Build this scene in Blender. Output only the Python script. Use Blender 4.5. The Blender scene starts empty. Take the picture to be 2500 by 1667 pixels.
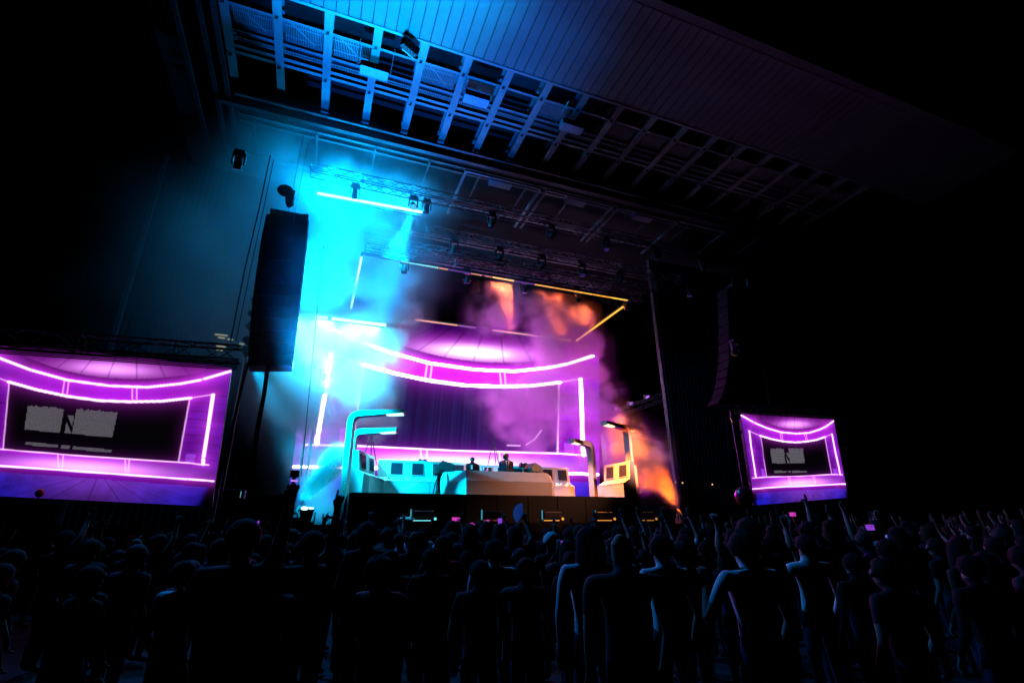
import bpy, bmesh, math, random
import numpy as np
from mathutils import Vector, Matrix

# ------------------------------------------------------------------ camera, world, exposure
sc = bpy.context.scene
col = sc.collection
random.seed(7); rng = np.random.default_rng(7)
FPX, PITCH, ROLL, YAW = 1230.309, 0.3690377, -0.0124371, 0.3715337     # read off the photograph's vanishing points
CAM = np.array([0.0, 0.0, 1.6])
CX, CY = 1250.0, 833.5
def _basis():
    cy, sy, cp, sp = math.cos(YAW), math.sin(YAW), math.cos(PITCH), math.sin(PITCH)
    F = np.array([sy*cp, cy*cp, sp]); R = np.array([cy, -sy, 0.0]); U = np.cross(R, F)
    cr, sr = math.cos(ROLL), math.sin(ROLL)
    return np.array([cr*R+sr*U, -sr*R+cr*U, F])
MB = _basis()
cam = bpy.data.cameras.new('camera'); camo = bpy.data.objects.new('camera', cam); col.objects.link(camo)
cam.sensor_width = 36.0; cam.lens = 36.0*FPX/2500.0; cam.clip_start = 0.05; cam.clip_end = 400
m = Matrix.Identity(4)
for i in range(3):
    m[i][0] = MB[0][i]; m[i][1] = MB[1][i]; m[i][2] = -MB[2][i]; m[i][3] = CAM[i]
camo.matrix_world = m
sc.camera = camo
w = bpy.data.worlds.new('World'); sc.world = w; w.use_nodes = True
wn = w.node_tree.nodes; bg = wn['Background']
skyn = wn.new('ShaderNodeTexSky'); skyn.sky_type = 'NISHITA'; skyn.sun_disc = False
skyn.sun_elevation = math.radians(-8); skyn.sun_rotation = math.radians(200)
w.node_tree.links.new(skyn.outputs[0], bg.inputs[0]); bg.inputs[1].default_value = 0.00001
sc.view_settings.view_transform = 'Standard'; sc.view_settings.look = 'None'
sc.view_settings.exposure = 0; sc.view_settings.gamma = 1; sc.view_settings.use_curve_mapping = False
cy_ = sc.cycles
cy_.use_denoising = True; cy_.max_bounces = 4; cy_.diffuse_bounces = 0; cy_.glossy_bounces = 0
cy_.transmission_bounces = 2; cy_.volume_bounces = 0; cy_.transparent_max_bounces = 8
cy_.sample_clamp_indirect = 4; cy_.caustics_reflective = False; cy_.caustics_refractive = False
cy_.use_light_tree = True

# ------------------------------------------------------------------ photo pixel <-> place
def ray(x, y): return np.array([(x-CX)/FPX, -(y-CY)/FPX, 1.0]) @ MB
def onY(x, y, Y): d = ray(x, y); return Vector(CAM+d*(Y/d[1]))
def onZ(x, y, Z): d = ray(x, y); return Vector(CAM+d*((Z-CAM[2])/d[2]))
def atD(x, y, D): return Vector(CAM+ray(x, y)*D)
def proj(P):
    q = MB @ (np.array(P, float)-CAM); return CX+FPX*q[0]/q[2], CY-FPX*q[1]/q[2]

# ------------------------------------------------------------------ materials
MATS = {}
def mat(name, color, rough=0.6, metal=0.0, emit=None, es=0.0, noise=0.15, nscale=8.0, bump=0.0):
    if name in MATS: return MATS[name]
    mt = bpy.data.materials.new(name); mt.use_nodes = True; nt = mt.node_tree; b = nt.nodes['Principled BSDF']
    b.inputs['Roughness'].default_value = rough; b.inputs['Specular IOR Level'].default_value = .5 if rough < .7 else .12; b.inputs['Metallic'].default_value = metal
    c = (*color, 1)
    if noise > 0:
        tc = nt.nodes.new('ShaderNodeTexCoord'); nz = nt.nodes.new('ShaderNodeTexNoise')
        nz.inputs['Scale'].default_value = nscale; nz.inputs['Detail'].default_value = 5
        nt.links.new(tc.outputs['Object'], nz.inputs['Vector'])
        rp = nt.nodes.new('ShaderNodeValToRGB')
        rp.color_ramp.elements[0].position = .3; rp.color_ramp.elements[1].position = .7
        rp.color_ramp.elements[0].color = tuple(v*(1-noise) for v in color)+(1,)
        rp.color_ramp.elements[1].color = tuple(min(1, v*(1+noise)) for v in color)+(1,)
        nt.links.new(nz.outputs['Fac'], rp.inputs['Fac']); nt.links.new(rp.outputs['Color'], b.inputs['Base Color'])
        if bump > 0:
            bp = nt.nodes.new('ShaderNodeBump'); bp.inputs['Strength'].default_value = bump
            nt.links.new(nz.outputs['Fac'], bp.inputs['Height']); nt.links.new(bp.outputs['Normal'], b.inputs['Normal'])
    else:
        b.inputs['Base Color'].default_value = c
    if emit:
        b.inputs['Emission Color'].default_value = (*emit, 1); b.inputs['Emission Strength'].default_value = es
    MATS[name] = mt; return mt
def glow(name, color, strength, sample=False):
    if name in MATS: return MATS[name]
    mt = bpy.data.materials.new(name); mt.use_nodes = True; nt = mt.node_tree; nt.nodes.clear()
    e = nt.nodes.new('ShaderNodeEmission'); o = nt.nodes.new('ShaderNodeOutputMaterial')
    e.inputs[0].default_value = (*color, 1); e.inputs[1].default_value = strength
    nt.links.new(e.outputs[0], o.inputs[0])
    mt.cycles.emission_sampling = 'AUTO' if sample else 'NONE'
    MATS[name] = mt; return mt
WHITE = mat('painted_white_steel', (.14, .145, .15), .45, noise=.12, nscale=3)
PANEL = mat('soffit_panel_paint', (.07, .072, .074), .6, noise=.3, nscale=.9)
DARK = mat('black_painted_metal', (.018, .018, .02), .5)
ALU = mat('truss_aluminium', (.30, .30, .32), .35, .8)
TRUSSB = mat('dark_truss_metal', (.05, .05, .055), .4, .6)
CLAD = mat('grey_corrugated_cladding', (.07, .075, .085), .5, noise=.2, nscale=2)
FABRIC = mat('black_stage_skirt', (.006, .006, .0065), .9, bump=.1)
DECK = mat('stage_deck_ply', (.05, .05, .055), .35, noise=.3, nscale=5)
ASPH = mat('asphalt_ground', (.03, .03, .031), .9, noise=.4, nscale=20, bump=.3)
SETP = mat('set_white_paint', (.74, .74, .73), .5, noise=.04, nscale=4)
SETG = mat('set_speckled_grey_paint', (.2, .18, .18), .75, noise=.5, nscale=70)
GLASS = mat('dark_console_glass', (.03, .035, .05), .25)
KEYS = mat('console_keys', (.8, .8, .8), .4)
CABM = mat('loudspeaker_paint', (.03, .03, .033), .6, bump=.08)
RUB = mat('cable_rubber_and_shade', (.012, .012, .013), .7)  # also darkens the right speaker array in place of shade
SKIN = mat('skin', (.26, .165, .12), .75, noise=.08)
SKIN2 = mat('dark_skin', (.17, .10, .07), .5, noise=.08)
HAIR = mat('dark_hair', (.012, .009, .008), .95, noise=.3, nscale=40)
HAIRB = mat('brown_hair', (.03, .018, .011), .95, noise=.3, nscale=40)
CLOTHS = [mat('cloth_'+n, c, .85, noise=.15, nscale=6) for n, c in
          (('black', (.008, .008, .009)), ('navy', (.012, .014, .03)), ('charcoal', (.025, .025, .026)),
           ('white', (.6, .6, .6)), ('olive', (.03, .03, .018)), ('wine', (.04, .008, .012)))]
JEANS = mat('cloth_denim', (.03, .035, .06), .85)

# ------------------------------------------------------------------ mesh helpers
class MBld:
    def __init__(s): s.v = []; s.f = []
    def add(s, vs, fs):
        o = len(s.v); s.v += [tuple(v) for v in vs]; s.f += [tuple(i+o for i in f) for f in fs]; return s
    def box(s, lo, hi, M=None):
        x0, y0, z0 = lo; x1, y1, z1 = hi
        vs = [Vector(p) for p in ((x0,y0,z0),(x1,y0,z0),(x1,y1,z0),(x0,y1,z0),(x0,y0,z1),(x1,y0,z1),(x1,y1,z1),(x0,y1,z1))]
        if M: vs = [M @ v for v in vs]
        return s.add(vs, [(0,3,2,1),(4,5,6,7),(0,1,5,4),(1,2,6,5),(2,3,7,6),(3,0,4,7)])
    def cyl(s, a, b, r, n=8, r2=None, caps=True):
        a = Vector(a); b = Vector(b); d = b-a
        if d.length < 1e-6: return s
        d.normalize(); u = d.orthogonal().normalized(); t = d.cross(u); r2 = r if r2 is None else r2
        vs = [a+(u*math.cos(2*math.pi*i/n)+t*math.sin(2*math.pi*i/n))*r for i in range(n)]
        vs += [b+(u*math.cos(2*math.pi*i/n)+t*math.sin(2*math.pi*i/n))*r2 for i in range(n)]
        fs = [(i, (i+1) % n, n+(i+1) % n, n+i) for i in range(n)]
        if caps: fs += [tuple(range(n-1, -1, -1)), tuple(range(n, 2*n))]
        return s.add(vs, fs)
    def tube(s, pts, r, n=6):
        for a, b in zip(pts[:-1], pts[1:]): s.cyl(a, b, r, n)
        return s
    def prism(s, poly, d, M=None):      # poly: list of Vector ring; d: offset vector
        n = len(poly); vs = [Vector(p) for p in poly]+[Vector(p)+Vector(d) for p in poly]
        if M: vs = [M @ v for v in vs]
        return s.add(vs, [tuple(range(n)), tuple(range(2*n-1, n-1, -1))]+[(i, n+i, n+(i+1) % n, (i+1) % n) for i in range(n)])
    def ball(s, c, r, n=10, k=7):
        c = Vector(c); rx, ry, rz = (r, r, r) if not hasattr(r, '__len__') else r
        vs = [c+Vector((0, 0, -rz))]
        for j in range(1, k):
            t = math.pi*j/k
            for i in range(n):
                p = 2*math.pi*i/n; vs.append(c+Vector((rx*math.sin(t)*math.cos(p), ry*math.sin(t)*math.sin(p), -rz*math.cos(t))))
        vs.append(c+Vector((0, 0, rz))); L = len(vs)-1; fs = []
        for i in range(n): fs.append((0, 1+(i+1) % n, 1+i)); fs.append((L, L-n+i, L-n+(i+1) % n))
        for j in range(k-2):
            for i in range(n):
                a = 1+j*n+i; b = 1+j*n+(i+1) % n; fs.append((a, b, b+n, a+n))
        return s.add(vs, fs)
    def mesh(s, name, smooth=False):
        me = bpy.data.meshes.new(name); me.from_pydata(s.v, [], s.f); me.validate(); 
        bm = bmesh.new(); bm.from_mesh(me); bmesh.ops.recalc_face_normals(bm, faces=bm.faces); bm.to_mesh(me); bm.free()
        if smooth: me.shade_smooth()
        return me
    def build(s, name, mt, parent=None, smooth=False, bevel=0.0):
        return link(name, s.mesh(name, smooth), mt, parent, bevel)
def link(name, me, mt=None, parent=None, bevel=0.0):
    if mt is not None and not me.materials: me.materials.append(mt)
    o = bpy.data.objects.new(name, me); col.objects.link(o)
    if parent: o.parent = parent
    if bevel:
        b = o.modifiers.new('bevel', 'BEVEL'); b.width = bevel; b.segments = 2; b.limit_method = 'ANGLE'
    return o
def thing(name, label, cat, loc=(0, 0, 0), rz=0.0, group=None):
    o = bpy.data.objects.new(name, None); o.empty_display_size = .2; col.objects.link(o)
    o.location = loc; o.rotation_euler = (0, 0, rz); return tag(o, label, cat, group)
def tag(o, label, cat, group=None):
    o['label'] = label; o['category'] = cat
    if group: o['group'] = group
    return o
def kind(o, k, label=None):
    o['kind'] = k
    if label: o['label'] = label
    return o
def copy_tree(o, parent=None):
    c = o.copy(); col.objects.link(c); c.parent = parent
    for ch in [x for x in bpy.data.objects if x.parent == o]: copy_tree(ch, c)
    return c
def lamp(kind_, parent, loc, color, power, target=None, **kw):
    L = bpy.data.lights.new('lamp_light', kind_); L.color = color; L.energy = power
    for k, v in kw.items(): setattr(L, k, v)
    o = bpy.data.objects.new('lamp_light', L); col.objects.link(o)
    if parent:
        o.parent = parent
        base = Matrix.Translation(parent.location) @ parent.rotation_euler.to_matrix().to_4x4()
        o.matrix_parent_inverse = base.inverted()
    o.location = loc
    if target is not None: o.rotation_euler = (Vector(target)-Vector(loc)).to_track_quat('-Z', 'Y').to_euler()
    return o

# ================================================================== THE SETTING
kind(MBld().box((-80, -30, -.5), (110, 90, 0)).build('ground', ASPH), 'structure', 'dark asphalt ground under the crowd')
ZD, ZR = 2.0, 3.02           # stage deck, riser top
YF = 17.0                    # front lip of the stage deck
deck = kind(MBld().box((-9.5, YF, ZD-.25), (24.5, 30, ZD)).build('stage_deck', DECK), 'structure', 'dark stage deck')
sk = MBld()
for i in range(80):
    x0 = -9.5+i*.425; a, b = (0, .05) if i % 2 else (.05, 0)
    sk.add([(x0, YF+.02+a, 0), (x0+.425, YF+.02+b, 0), (x0+.425, YF+.02+b, ZD-.25), (x0, YF+.02+a, ZD-.25)], [(0, 1, 2, 3)])
sk.build('stage_skirt', FABRIC, deck)
# ================================================================== ROOF
ZB = 17.0
roof = thing('stage_roof', 'huge steel stage roof with panelled soffit and rows of beams overhead', 'roof', (7, 14, ZB))
def rp(bm, name, mt, **k):
    o = bm.build(name, mt, None, **k); o.parent = roof; o.matrix_parent_inverse = Matrix.Translation((-7, -14, -ZB)); return o
# soffit boards along the front edge
pw = 0.372; i = 0; x = -6.6
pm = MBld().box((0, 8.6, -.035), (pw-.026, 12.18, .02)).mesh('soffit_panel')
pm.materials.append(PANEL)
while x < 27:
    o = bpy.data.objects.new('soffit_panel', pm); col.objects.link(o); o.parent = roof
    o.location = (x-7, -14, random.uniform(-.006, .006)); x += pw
# outer rim of the soffit drifts away to the right
rp(MBld().box((-6.6, 12.17, ZB-.06), (27, 12.27, ZB+.5)), 'soffit_edge_trim', WHITE)
rp(MBld().box((-6.6, 8.3, ZB-.02), (27, 8.62, ZB+1.6)), 'roof_front_fascia', PANEL)
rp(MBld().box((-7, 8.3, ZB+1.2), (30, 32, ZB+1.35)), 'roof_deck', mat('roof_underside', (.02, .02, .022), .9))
bx0, bsp = -4.28, 1.528
BM = MBld()
BM.box((-.135, 12.28, 0), (.135, 16.75, .03)); BM.box((-.02, 12.28, .03), (.02, 16.75, .5)); BM.box((-.135, 12.28, .5), (.135, 16.75, .53))
bmesh_ = BM.mesh('roof_beam'); bmesh_.materials.append(WHITE)
cl = MBld()
for yy in (13.0, 14.95):
    cl.box((-.05, yy, -.05), (.03, yy+.08, -.002)); cl.box((-.09, yy+.03, -.09), (.0, yy+.05, -.05))
clm = cl.mesh('beam_clamp'); clm.materials.append(DARK)
NB = 19
for k in range(NB):
    x = bx0+k*bsp
    o = bpy.data.objects.new('roof_beam', bmesh_); col.objects.link(o); o.parent = roof; o.location = (x-7, -14, 0)
    c = bpy.data.objects.new('beam_clamp', clm); col.objects.link(c); c.parent = o
XR = bx0+(NB-1)*bsp
for nm, y, wd, z in (('purlin', 13.1, .1, .12), ('purlin', 14.05, .12, .12), ('purlin', 14.58, .13, .06), ('purlin', 14.84, .13, .06)):
    rp(MBld().box((bx0, y, ZB+z), (XR, y+wd, ZB+z+.16)), nm, WHITE)
tray = MBld()
for yy in (14.24, 14.36): tray.box((bx0, yy, ZB+.05), (XR, yy+.03, ZB+.1))
xx = bx0
while xx < XR: tray.box((xx, 14.27, ZB+.06), (xx+.035, 14.36, ZB+.09)); xx += .085
rp(tray, 'cable_tray', WHITE)
gr = MBld()
for j in range(22): gr.box((.2+j*.053, 13.22, .2), (.215+j*.053, 14.03, .26))
gr.box((.15, 13.4, .22), (bsp-.2, 13.42, .24)); gr.box((.15, 13.8, .22), (bsp-.2, 13.82, .24))
gr.cyl((.25, 13.25, .3), (1.1, 14.0, .35), .02, 4)
grm = gr.mesh('walkway_grating'); grm.materials.append(mat('galvanised_grating', (.25, .26, .28), .5, .5))
for k in range(NB-1):
    if k in (3, 6, 8, 12): continue
    o = bpy.data.objects.new('walkway_grating', grm); col.objects.link(o); o.parent = roof; o.location = (bx0+k*bsp-7, -14, 0)
rp(MBld().box((bx0-.5, 16.76, ZB-.45), (XR+.3, 16.95, ZB+1.1)), 'transverse_girder', mat('dark_girder', (.05, .05, .055), .5))
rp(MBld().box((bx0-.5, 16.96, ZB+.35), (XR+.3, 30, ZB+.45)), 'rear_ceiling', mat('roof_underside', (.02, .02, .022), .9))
REAR = mat('shaded_white_steel', (.06, .06, .065), .5)  # darker copy of the white steel, rear shade put into its colour
# rear steelwork: rails and cross pieces seen through the smoke
for y, z, h in ((16.4, -.3, .1), (17.6, -.1, .12), (17.95, -.1, .12), (19.4, -.5, .08), (19.8, -.5, .08), (22.0, -1.0, .1), (22.3, -1.0, .1), (24.5, -1.2, .1)):
    rp(MBld().box((bx0, y, ZB+z), (XR, y+.12, ZB+z+h)), 'rear_rail', REAR)
for k in range(0, 12):
    x = bx0+.5+k*2.3
    b = MBld().box((x, 17.6, ZB-.25), (x+.06, 19.9, ZB-.18)); b.box((x, 18.3, ZB-.5), (x+.03, 18.33, ZB-.1))
    rp(b, 'cross_rail', REAR)
for x in (-4.5, -4.9, -5.6):
    rp(MBld().box((x-.07, 12.3, ZB-.35), (x+.07, 28, ZB-.2)), 'edge_girder', TRUSSB)  # dark metal stands in for the dim light at this roof edge
# hung boxes between the beams
def hung_box(px, py, wd, hd, label):
    c = onZ(px, py, ZB-.12); t = thing('hung_equipment_box', label, 'equipment box', (c.x, c.y, ZB-.2), 0, None)
    MBld().box((-wd/2, -hd/2, -.25), (wd/2, hd/2, .02)).build('housing', mat('blue_grey_box', (.2, .22, .3), .5), t, bevel=.02)
    for sx in (-1, 1):
        ch = MBld()
        for q in range(14): ch.cyl((sx*(wd/2+.08), hd*.5-.06*q*1.4, .12), (sx*(wd/2+.08), hd*.5-.06*q*1.4+.05, .12), .018, 5)
        kind(ch.build('chain', ALU, t), 'stuff')
    return t
hung_box(915, 163, .95, .4, 'flat blue-lit box slung between the third and fourth roof beams')
hung_box(1163, 232, .95, .4, 'dim blue box slung between the fifth and sixth roof beams')
hung_box(1395, 300, .95, .4, 'almost black box slung among the unlit right-hand roof beams')
c = onZ(1000, 118, ZB-.35); t = thing('flood_lamp', 'small tilted dark flood lamp clamped under the soffit edge', 'lamp', c, .5)
MBld().box((-.3, -.12, -.1), (.3, .12, .18), Matrix.Rotation(.4, 4, 'X')).build('housing', DARK, t, bevel=.02)
g = MBld()
for q in range(5): g.cyl((-.25+q*.12, -.1, -.12), (-.2+q*.12, .1, -.3), .012, 4)
g.cyl((-.28, 0, -.3), (.28, 0, -.3), .015, 4); g.build('bracket', ALU, t)
MBld().cyl((0, 0, .1), (0, 0, .4), .03).build('hanger', ALU, t)
# ================================================================== SIDE WALLS
def side_wall(x0, x1, Y, z0, z1, label, edge):
    t = thing('side_wall', label, 'wall', ((x0+x1)/2, Y, z0))
    def ad(b, n, mt):
        o = b.build(n, mt); o.parent = t; o.matrix_parent_inverse = Matrix.Translation((-(x0+x1)/2, -Y, -z0)); return o
    ad(MBld().box((x0, Y+.06, z0), (x1, Y+.3, z1)), 'wall_sheet', CLAD)
    ad(MBld().box((edge-.07, Y-.12, z0), (edge+.07, Y+.32, z1+.05)), 'corner_post', WHITE if edge < 0 else CLAD)  # right post gets a darker material, its shade put into the colour
    rb = MBld().box((-.035, Y, z0), (.035, Y+.06, z1)).mesh('rib'); rb.materials.append(CLAD)
    xx = x0+.2
    while xx < x1-.05:
        o = bpy.data.objects.new('rib', rb); col.objects.link(o); o.parent = t
        o.location = (xx-(x0+x1)/2, -Y, -z0); xx += .225
    return t
side_wall(-7.3, -3.0, 21.0, 2.0, 16.6, 'tall ribbed grey wing wall left of the stage', -7.3)
side_wall(16.8, 22.9, 21.0, 2.0, 16.6, 'tall ribbed wing wall right of the stage almost in darkness', 22.9)
# pale low building side behind the right screen
t = thing('site_cabin', 'pale corrugated cabin wall behind the small right-hand screen', 'cabin', (18, 23.5, 0))
MBld().box((-2.6, -.2, 2), (5, 2, 7.2)).build('wall', CLAD, t)
for q in range(26):
    MBld().box((-2.6, -.26, 2.1+q*.2), (5, -.2, 2.2+q*.2)).build('corrugation', CLAD, t)

# ================================================================== SCREENS
def homog(src, dst):
    A = []
    for (x, y), (u, v) in zip(src, dst):
        A += [[x, y, 1, 0, 0, 0, -u*x, -u*y, -u], [0, 0, 0, x, y, 1, -v*x, -v*y, -v]]
    return np.linalg.svd(np.array(A, float))[2][-1].reshape(3, 3)
def happly(H, x, y):
    q = H @ np.stack([x, y, np.ones_like(x)]); return q[0]/q[2], q[1]/q[2]
RQ = [(380, 395), (1168, 443), (1278, 978), (475, 1018)]       # the drawing is laid out in these flat picture units
def pd(x, y, pts):
    d = np.full(x.shape, 1e9)
    for (ax, ay), (bx, by) in zip(pts[:-1], pts[1:]):
        L2 = (bx-ax)**2+(by-ay)**2; t = np.clip(((x-ax)*(bx-ax)+(y-ay)*(by-ay))/L2, 0, 1)
        d = np.minimum(d, np.hypot(x-ax-t*(bx-ax), y-ay-t*(by-ay)))
    return d
def curve(pts, x):
    p = np.array(pts, float); return np.polyval(np.polyfit(p[:, 0], p[:, 1], 4 if len(p) > 5 else 2), x)
N1 = [(380, 395), (480, 452), (600, 505), (720, 540), (850, 552), (960, 545), (1050, 517), (1104, 490), (1168, 445)]
N2 = [(445, 528), (545, 570), (640, 598), (740, 618), (840, 626), (930, 620), (1020, 605), (1095, 580), (1153, 555)]
CE = [(600, 458), (720, 500), (840, 513), (960, 506), (1060, 472)]
BL = [(480, 926), (600, 918), (880, 912), (1150, 897), (1240, 898)]
LS = [(475, 1018), (720, 1003), (1000, 990), (1278, 978)]
def sm(a, b, x): t = np.clip((x-a)/(b-a), 0, 1); return t*t*(3-2*t)
def smooth_noise(x, y, s, seed):
    r = np.random.default_rng(seed).random((64, 64)); fx = x/s; fy = y/s
    ix = np.floor(fx).astype(int); iy = np.floor(fy).astype(int); tx = fx-ix; ty = fy-iy
    tx = tx*tx*(3-2*tx); ty = ty*ty*(3-2*ty); g = lambda a, b: r[a % 64, b % 64]
    return (g(ix, iy)*(1-tx)+g(ix+1, iy)*tx)*(1-ty)+(g(ix, iy+1)*(1-tx)+g(ix+1, iy+1)*tx)*ty
def content(x, y, main):
    n = len(x); C = np.zeros((n, 3))
    y1 = curve(N1, x); y2 = curve(N2, x); yc = curve(CE, x); yb = np.interp(x, *zip(*BL)); ys = np.interp(x, *zip(*LS))
    y1 = np.where(x < 380, 395, np.where(x > 1168, 443, y1))
    cx = (x-840)/400
    nz = smooth_noise(x, y, 60, 3)*.6+smooth_noise(x, y, 23, 4)*.4
    purple = np.array([.46, .0, .78]); blue = np.array([.03, .012, .5]); mag = np.array([.85, .06, 1.0])
    cen = np.exp(-(cx/.75)**2)
    # wall field
    side = sm(.55, 1.15, np.abs(cx)+nz*.25)
    base = (purple if main else np.array([.34, .0, .72]))[None]*(.35+.9*cen[:, None])*(.75+.5*nz[:, None])*(1-side[:, None])+side[:, None]*(blue*.55+purple*.25)[None]*(.5+nz[:, None])
    C[:] = base
    # ceiling above the first ring
    ce = (y < yc) & (x > 560) & (x < 1100)
    g1 = np.exp(-((x-835)/105)**2-((y-474)/26)**2); g2 = np.exp(-((x-835)/210)**2-((y-462)/48)**2)
    Cc = g2[:, None]*mag*.75+g1[:, None]*(np.array([2.2, 1.6, 2.4]) if main else np.array([1.6, .7, 1.8]))+np.array([.02, 0, .07])
    for k in range(-3, 4):
        xl = 835+k*72*(1+(y-460)/260); Cc *= (1-.55*np.exp(-((x-xl)/2.5)**2))[:, None]
    C = np.where(ce[:, None], Cc, C)
    up = (~ce) & (y < y1)
    t_ = np.clip((y-yc)/np.maximum(y1-yc, 5), 0, 1)
    Cu = purple[None]*(.12+1.3*t_[:, None]**2)*(.3+cen[:, None])
    outs = (x < 600) | (x > 1060)
    Cu = np.where(outs[:, None], np.array([.05, .0, .16])*(.5+nz[:, None])*np.exp(-np.maximum(y1-y-20, 0)/40)[:, None], Cu)
    C = np.where(up[:, None], Cu, C)
    # floor and kerb
    fl = y > ys+34
    f1 = np.exp(-((x-930)/230)**2)
    Cf = np.array([.25, .05, .75])*f1[:, None]*(.7+.5*nz[:, None])*np.exp(-np.maximum(y-1050, 0)/120)[:, None]+np.array([.012, .015, .75])*(1-f1[:, None])*(.3+nz[:, None])
    for k in range(-5, 6):
        xl = 930+k*38*(1+(y-1045)/55); Cf *= (1-.6*np.exp(-((x-xl)/2.0)**2))[:, None]
    ed = sm(1285, 1255, x)*sm(500, 530, x) if not main else 1
    Cf = Cf*np.reshape(ed, (-1, 1)) if not main else Cf
    C = np.where(fl[:, None], Cf, C)
    kb = (y > ys) & ~fl
    C = np.where(kb[:, None], np.array([.16, .0, .42])*(.25+f1[:, None]), C)
    # lower wall between sill and strip
    lw = (y > yb) & (y <= ys)
    gl = np.exp(-((x-880)/190)**2-((y-ys+22)/34)**2)
    Cl = base*.9+gl[:, None]*(np.array([2.6, 1.7, 2.8]) if main else np.array([2.4, 1.0, 2.6]))+np.exp(-((x-880)/300)**2)[:, None]*mag*.35
    C = np.where(lw[:, None], Cl, C)
    # centre opening
    xl = 548+(y-580)*.148; xr = 1095+(y-590)*.18
    op = (y > y2) & (y < yb) & (x > xl) & (x < xr)
    if main:
        st = smooth_noise((x-xl)/(xr-xl)*1500, x*0+5, 9, 8)
        Co = np.array([.004, .008, .05])[None]*(.5+1.6*st[:, None]**3)+np.array([.05, 0, .12])*np.exp(-(yb-y)/60)[:, None]+np.array([.06, 0, .12])*np.exp(-(y-y2)/70)[:, None]*cen[:, None]
    else:
        Co = np.full((n, 3), .0012)+np.array([.03, 0, .07])*(np.exp(-(y-y2)/30)*.5+np.exp(-(yb-y)/40)*.25)[:, None]
        rag = smooth_noise(x, x*0, 6, 11)*9+smooth_noise(x, x*0, 2.3, 12)*5
        ln = .75+.25*np.sin(y*.9)
        def quadm(xa, xb, ya, yb_): s_ = (y-ya)*.12; return (x > xa+s_) & (x < xb+s_) & (y > ya+rag) & (y < yb_)
        lit = quadm(628, 742, 672, 803) | quadm(780, 906, 670, 803)
        lit |= (x > 748+(y-690)*.12) & (x < 790+(y-690)*.12) & (y > 712) & (y < 803) & ~((np.abs(x-(752+(y-690)*.12)) < 7) | (np.abs(x-(786+(y-690)*.12)) < 7) | (np.abs((x-755)-(y-712)*.5) < 6))
        lit |= (x > 663) & (x < 938) & (y > 866) & (y < 882) & ~((x > 768) & (x < 778)) & ~((x > 806) & (x < 816))
        Co = np.where(lit[:, None], np.array([.19, .175, .21])[None]*ln[:, None]*(.8+.4*rng.random(n))[:, None], Co)
    C = np.where(op[:, None], Co, C)
    # side panel detail
    sp = (y > y2+10) & (y < yb) & ~op
    rows = np.where(sp & (np.sin(y*.16) > .93), .5, 1.0); C *= rows[:, None]
    sh = sp & (((np.abs(x-(515+(y-528)*.15)) < 12) | (np.abs(x-(1128+(y-590)*.18)) < 14)) & (y > 850)); C[sh] = C[sh]*2.2+.05
    # neon
    def neon(pts, wd, pw_, gw, ga):
        d = pd(x, y, pts); core = np.clip((wd+1.6-d)/1.6, 0, 1)
        inn = op[:, None]*.35+(~op)[:, None]
        return core[:, None]*np.array([1.0, .72 if main else .6, 1.0])*pw_*((5.5 if pw_ > 2.5 else 1.0) if main else 1.0)+(np.exp(-d/gw)*ga)[:, None]*mag*inn
    for s_ in ([N1[0], N1[1]], [(495, 460)]+N1[2:7]+[(1098, 494)], [(1109, 487), N1[8]]): C += neon(s_, 4.5, 3.2, 26, .9)
    C += neon(N2[1:8], 5.0, 3.4, 22, .85)
    C += neon([N2[0], N2[1]], 1.6, 1.1, 12, .3)+neon([N2[7], N2[8]], 1.6, 1.1, 12, .3)
    for s_ in ([(450, 530), (472, 692)], [(475, 701), (500, 874)], [(501, 886), (507, 920)], [(1153, 556), (1182, 697)], [(1184, 706), (1215, 860)], [(1217, 870), (1225, 898)]): C += neon(s_, 4.2, 3.0, 18, .6)
    C += neon([(548, 578), (598, 918)], 1.2, 1.1, 10, .25)+neon([(1095, 588), (1150, 897)], 1.2, 1.1, 10, .25)
    C += neon(BL, 2.2, 2.0, 14, .35)
    for s_ in ([(475, 1018), (573, 1012)], [(583, 1011), (720, 1003), (1000, 990), (1198, 981)], [(1206, 980), (1278, 978)]): C += neon(s_, 3.6, 3.0, 20, .5)
    for s_ in ([(712, 541), (722, 612)], [(726, 543), (736, 614)], [(918, 552), (934, 612)], [(931, 550), (946, 608)], [(778, 918), (795, 985)], [(795, 918), (808, 985)], [(990, 910), (1008, 975)], [(1003, 910), (1016, 975)]): C += neon(s_, 1.3, .9, 5, .2)
    if main:
        for s_ in ([(1086, 800), (1075, 840)], [(1074, 842), (1056, 868)], [(1040, 874), (1005, 876)]): C += neon(s_, 1.2, 1.0, 3, .1)
    return np.maximum(C, 0)
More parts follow.
